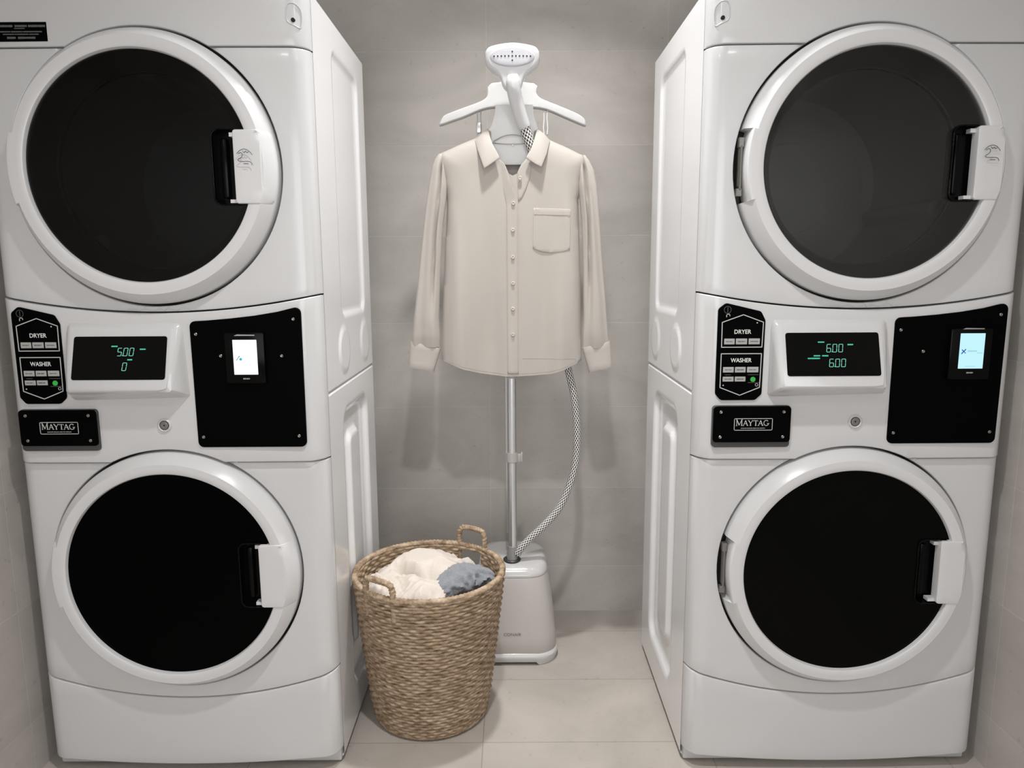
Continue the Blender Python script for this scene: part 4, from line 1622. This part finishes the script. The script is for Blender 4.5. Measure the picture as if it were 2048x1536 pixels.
def in_slot(a, t):
    for c in (HA,):
        d = (a - c + pi) % (2 * pi) - pi
        if abs(d) < HW * .93 and .875 < t < .975:
            return True
    return False


ROWS, STK = 46, 31
NA, NT = STK * 12, ROWS * 6
verts, faces = [], []
rowr = [random.uniform(-.0009, .0009) for _ in range(ROWS + 1)]
for it in range(NT + 1):
    t = it / NT
    row = min(ROWS - 1, int(t * ROWS))
    q = t * ROWS - row
    for ia in range(NA):
        a = 2 * pi * ia / NA
        wob = .5 * noise.noise(Vector((cos(a) * 2.2, sin(a) * 2.2, t * 6)))
        tt = t + .0035 * noise.noise(Vector((cos(a) * 7, sin(a) * 7, t * 22 + 5)))
        ph = a * STK + row * pi + wob * 1.6 + q * .8
        over = .0019 * sin(ph)
        bulge = .0050 * (max(0, sin(pi * q)) ** .5)
        twist = .0007 * sin(a * STK * 6 + q * 5 + row)
        verts.append(basket_pt(a, max(0, min(1, tt)), -.0030 + bulge + over + twist + rowr[row] * .5))
for it in range(NT):
    for ia in range(NA):
        ib = (ia + 1) % NA
        if in_slot(2 * pi * (ia + .5) / NA, (it + .5) / NT):
            continue
        faces.append((it * NA + ia, it * NA + ib, (it + 1) * NA + ib, (it + 1) * NA + ia))
nb = len(verts)
NA2, NT2 = 186, ROWS * 3
# inner wall
for it in range(NT2 + 1):
    t = it / NT2
    row = min(ROWS - 1, int(t * ROWS)); q = t * ROWS - row
    for ia in range(NA2):
        a = 2 * pi * ia / NA2
        over = -.0018 * sin(a * STK + row * pi)
        verts.append(basket_pt(a, t, -.0105 - .0026 * max(0, sin(pi * q)) ** .6 + over))
for it in range(NT2):
    for ia in range(NA2):
        ib = (ia + 1) % NA2
        if in_slot(2 * pi * (ia + .5) / NA2, (it + .5) / NT2):
            continue
        faces.append((nb + it * NA2 + ib, nb + it * NA2 + ia, nb + (it + 1) * NA2 + ia, nb + (it + 1) * NA2 + ib))
# floor of the basket
cidx = len(verts)
verts.append((0, 0, .006))
for ia in range(NA2):
    faces.append((cidx, nb + ia, nb + (ia + 1) % NA2))


def basket_mat():
    m, nt, b = new_mat('woven_seagrass')
    N, L = nt.nodes, nt.links
    tc = N.new('ShaderNodeTexCoord')
    mp = N.new('ShaderNodeMapping')
    mp.inputs['Scale'].default_value = (1, 1, 3.2)
    L.new(tc.outputs['Object'], mp.inputs['Vector'])
    n1 = N.new('ShaderNodeTexNoise')
    n1.inputs['Scale'].default_value = 46
    n1.inputs['Detail'].default_value = 3
    L.new(mp.outputs[0], n1.inputs['Vector'])
    rp = N.new('ShaderNodeValToRGB')
    e = rp.color_ramp.elements
    e[0].position = .32
    e[0].color = (.20, .13, .075, 1)
    e[1].position = .74
    e[1].color = (.54, .43, .31, 1)
    mid = rp.color_ramp.elements.new(.5)
    mid.color = (.355, .255, .165, 1)
    L.new(n1.outputs['Fac'], rp.inputs[0])
    L.new(rp.outputs[0], b.inputs['Base Color'])
    n2 = N.new('ShaderNodeTexNoise')
    n2.inputs['Scale'].default_value = 260
    L.new(mp.outputs[0], n2.inputs['Vector'])
    bp = N.new('ShaderNodeBump')
    bp.inputs['Distance'].default_value = .0012
    L.new(n2.outputs['Fac'], bp.inputs['Height'])
    L.new(bp.outputs['Normal'], b.inputs['Normal'])
    b.inputs['Roughness'].default_value = .62
    return m


BASK = basket_mat()


def B_(name, me, m, smooth=80):
    return mesh_obj(name, me, m, BK, smooth)


B_('woven_body', mesh_from(verts, faces), BASK)


def rope(path, r, closed=False, twist=160, seg=10, strands=2, amp=.16):
    P_ = [Vector(p) for p in path]
    me_v, me_f = [], []
    n = len(P_)
    up = Vector((0, 0, 1))
    L_ = 0
    for i in range(n):
        if i:
            L_ += (P_[i] - P_[i - 1]).length
        a = P_[i - 1] if (i > 0 or closed) else P_[i]
        b = P_[(i + 1) % n] if (i < n - 1 or closed) else P_[i]
        T = (b - a).normalized()
        if abs(T.dot(up)) > .97:
            up = Vector((1, 0, 0))
        s = T.cross(up).normalized()
        up2 = s.cross(T).normalized()
        up = up2
        for k in range(seg):
            th = 2 * pi * k / seg
            rr = r * (1 + amp * sin(strands * th + L_ * twist * 2 * pi / 1.0 * .5))
            me_v.append(P_[i] + (s * cos(th) + up2 * sin(th)) * rr)
    for i in range(n - (0 if closed else 1)):
        j = (i + 1) % n
        for k in range(seg):
            k2 = (k + 1) % seg
            me_f.append((i * seg + k, j * seg + k, j * seg + k2, i * seg + k2))
    if not closed:
        me_f.append(tuple(range(seg)))
        me_f.append(tuple((n - 1) * seg + k for k in range(seg))[::-1])
    return mesh_from(me_v, me_f)


rim = [basket_pt(2 * pi * k / 420, 1.0, -.0045) for k in range(420)]
rim = [(x, y, z + .003) for x, y, z in rim]
B_('rim', rope(rim, .0078, True, 190), BASK)
B_('foot_rim', rope([basket_pt(2 * pi * k / 300, .018, -.001) for k in range(300)], .0055, True, 190), BASK)
for c in (HA, HA + pi):
    def hp(a, t, z, dr=-.002):
        x, y, zz = basket_pt(c + a, t, dr)
        return (x, y, z)
    zt = BH + (.056 if c == HA else .046)
    ctl = [hp(-HW, .86, .350), hp(-HW, .93, .385), hp(-HW, 1, BH + .02), hp(-HW, 1, zt - .018), hp(-HW * .86, 1, zt - .004), hp(-HW * .6, 1, zt), hp(0, 1, zt + .001), hp(HW * .6, 1, zt), hp(HW * .86, 1, zt - .004), hp(HW, 1, zt - .018), hp(HW, 1, BH + .02), hp(HW, .93, .385), hp(HW, .86, .350)]
    B_('handle', rope(smooth_path(ctl, 9), .0072, False, 230), BASK)

# ------------------------------------------------------------------ laundry in the basket


def fold_noise(x, y, s, seed):
    """ridged folds"""
    v = Vector((x * s, y * s, seed))
    w = noise.noise(v * .6 + Vector((3.1, 1.7, 0)))
    n = noise.noise(Vector((x * s + w * 1.6, y * s * .6 + w, seed)))
    return (1 - abs(n) * 2.2)


def cloth_pile(inside_r, hfun, base_z, clipfn, n=120):
    """grid heightfield clipped by a boundary function, thick down to base_z"""
    verts, faces, idx = [], [], {}
    xs = np.linspace(-inside_r, inside_r, n)
    for i, x in enumerate(xs):
        for j, y in enumerate(xs):
            if clipfn(x, y):
                idx[(i, j)] = len(verts)
                verts.append((x, y, hfun(x, y)))
    m = len(verts)
    verts += [(v[0], v[1], base_z) for v in verts]
    cnt = {}
    for (i, j), a in list(idx.items()):
        if (i + 1, j) in idx and (i, j + 1) in idx and (i + 1, j + 1) in idx:
            f = (a, idx[(i + 1, j)], idx[(i + 1, j + 1)], idx[(i, j + 1)])
            faces.append(f)
            faces.append(tuple(q + m for q in f[::-1]))
            for k in range(4):
                cnt[(f[k], f[(k + 1) % 4])] = 1
    for (a, b) in cnt:
        if (b, a) not in cnt:
            faces.append((b, a, a + m, b + m))
    return mesh_from(verts, faces)


CXB, CYB = -.222 + LX * .9, .262 + LY * .9
RIN = .166


def h_cream(x, y):
    # local to the basket centre at rim height; x right, y back
    h = .372
    h += .062 * math.exp(-(((x + .015) / .072) ** 2 + ((y - .055) / .070) ** 2))
    h += .030 * math.exp(-(((x + .100) / .060) ** 2 + ((y + .010) / .060) ** 2))
    h += .020 * math.exp(-(((x + .010) / .060) ** 2 + ((y + .100) / .050) ** 2))
    h += .004 * math.exp(-(((x - .070) / .050) ** 2 + ((y - .040) / .060) ** 2))
    lo = 1 - .75 * math.exp(-(((x + .0) / .070) ** 2 + ((y - .075) / .055) ** 2))
    h += lo * (.020 * fold_noise(x, y, 11, 2.4) + .007 * fold_noise(y, x, 26, 7.7)) + .0035 * fold_noise(x, y, 34, 1.1)
    h -= .042 * math.exp(-(((x + .050) / .036) ** 2 + ((y + .015 + (x + .05) * .5) / .012) ** 2))
    h -= .022 * math.exp(-(((x - .020) / .016) ** 2 + ((y + .030) / .020) ** 2))
    r = math.hypot(x, y)
    h -= max(0, (r - .135) / .03) ** 2 * .03
    return min(h, .432)


cr = mesh_obj('cream_garment', cloth_pile(RIN, h_cream, .330, lambda x, y: math.hypot(x, y) < .1655 and (x * .80 - y * .25 < .070), 150), CREAM, None, 60)
cr.location = (CXB, CYB, 0)
tag(cr, 'crumpled cream cotton garment heaped in the woven basket', 'clothes')


def sock_roll():
    secs = []
    for k in range(60):
        s = k / 59
        x = .018 + s * .128
        y = -.105 + s * .105 + .012 * sin(s * 5)
        zc = .392 + .010 * sin(s * pi) + .006 * s
        rr = .030 * (sin(pi * min(1, max(0, .06 + s * .90))) ** .45)
        sec = []
        for q in range(40):
            a = 2 * pi * q / 40
            nz = noise.noise(Vector((x * 38 + 5, a * 1.3, y * 20)))
            nz2 = noise.noise(Vector((x * 90, a * 3.0, y * 90)))
            nz3 = noise.noise(Vector((x * 62 + 2, a * 2.1 + 4, y * 40)))
            r_ = rr * (1 + .30 * (1 - abs(nz) * 2.4) * .6 + .26 * (1 - abs(nz3) * 2.6) * .6 + .06 * nz2)
            d = Vector((-.64, .77, 0))
            sec.append((x + d.x * r_ * 1.35 * cos(a), y + d.y * r_ * 1.35 * cos(a), zc + r_ * .95 * sin(a)))
        secs.append(sec)
    return loft(secs)


sk = mesh_obj('grey_garment', sock_roll(), SOCK, None, 70)
sk.location = (CXB + .012, CYB + .012, -.004)
tag(sk, 'bunched grey-blue knit garment lying at the right in the basket', 'clothes')
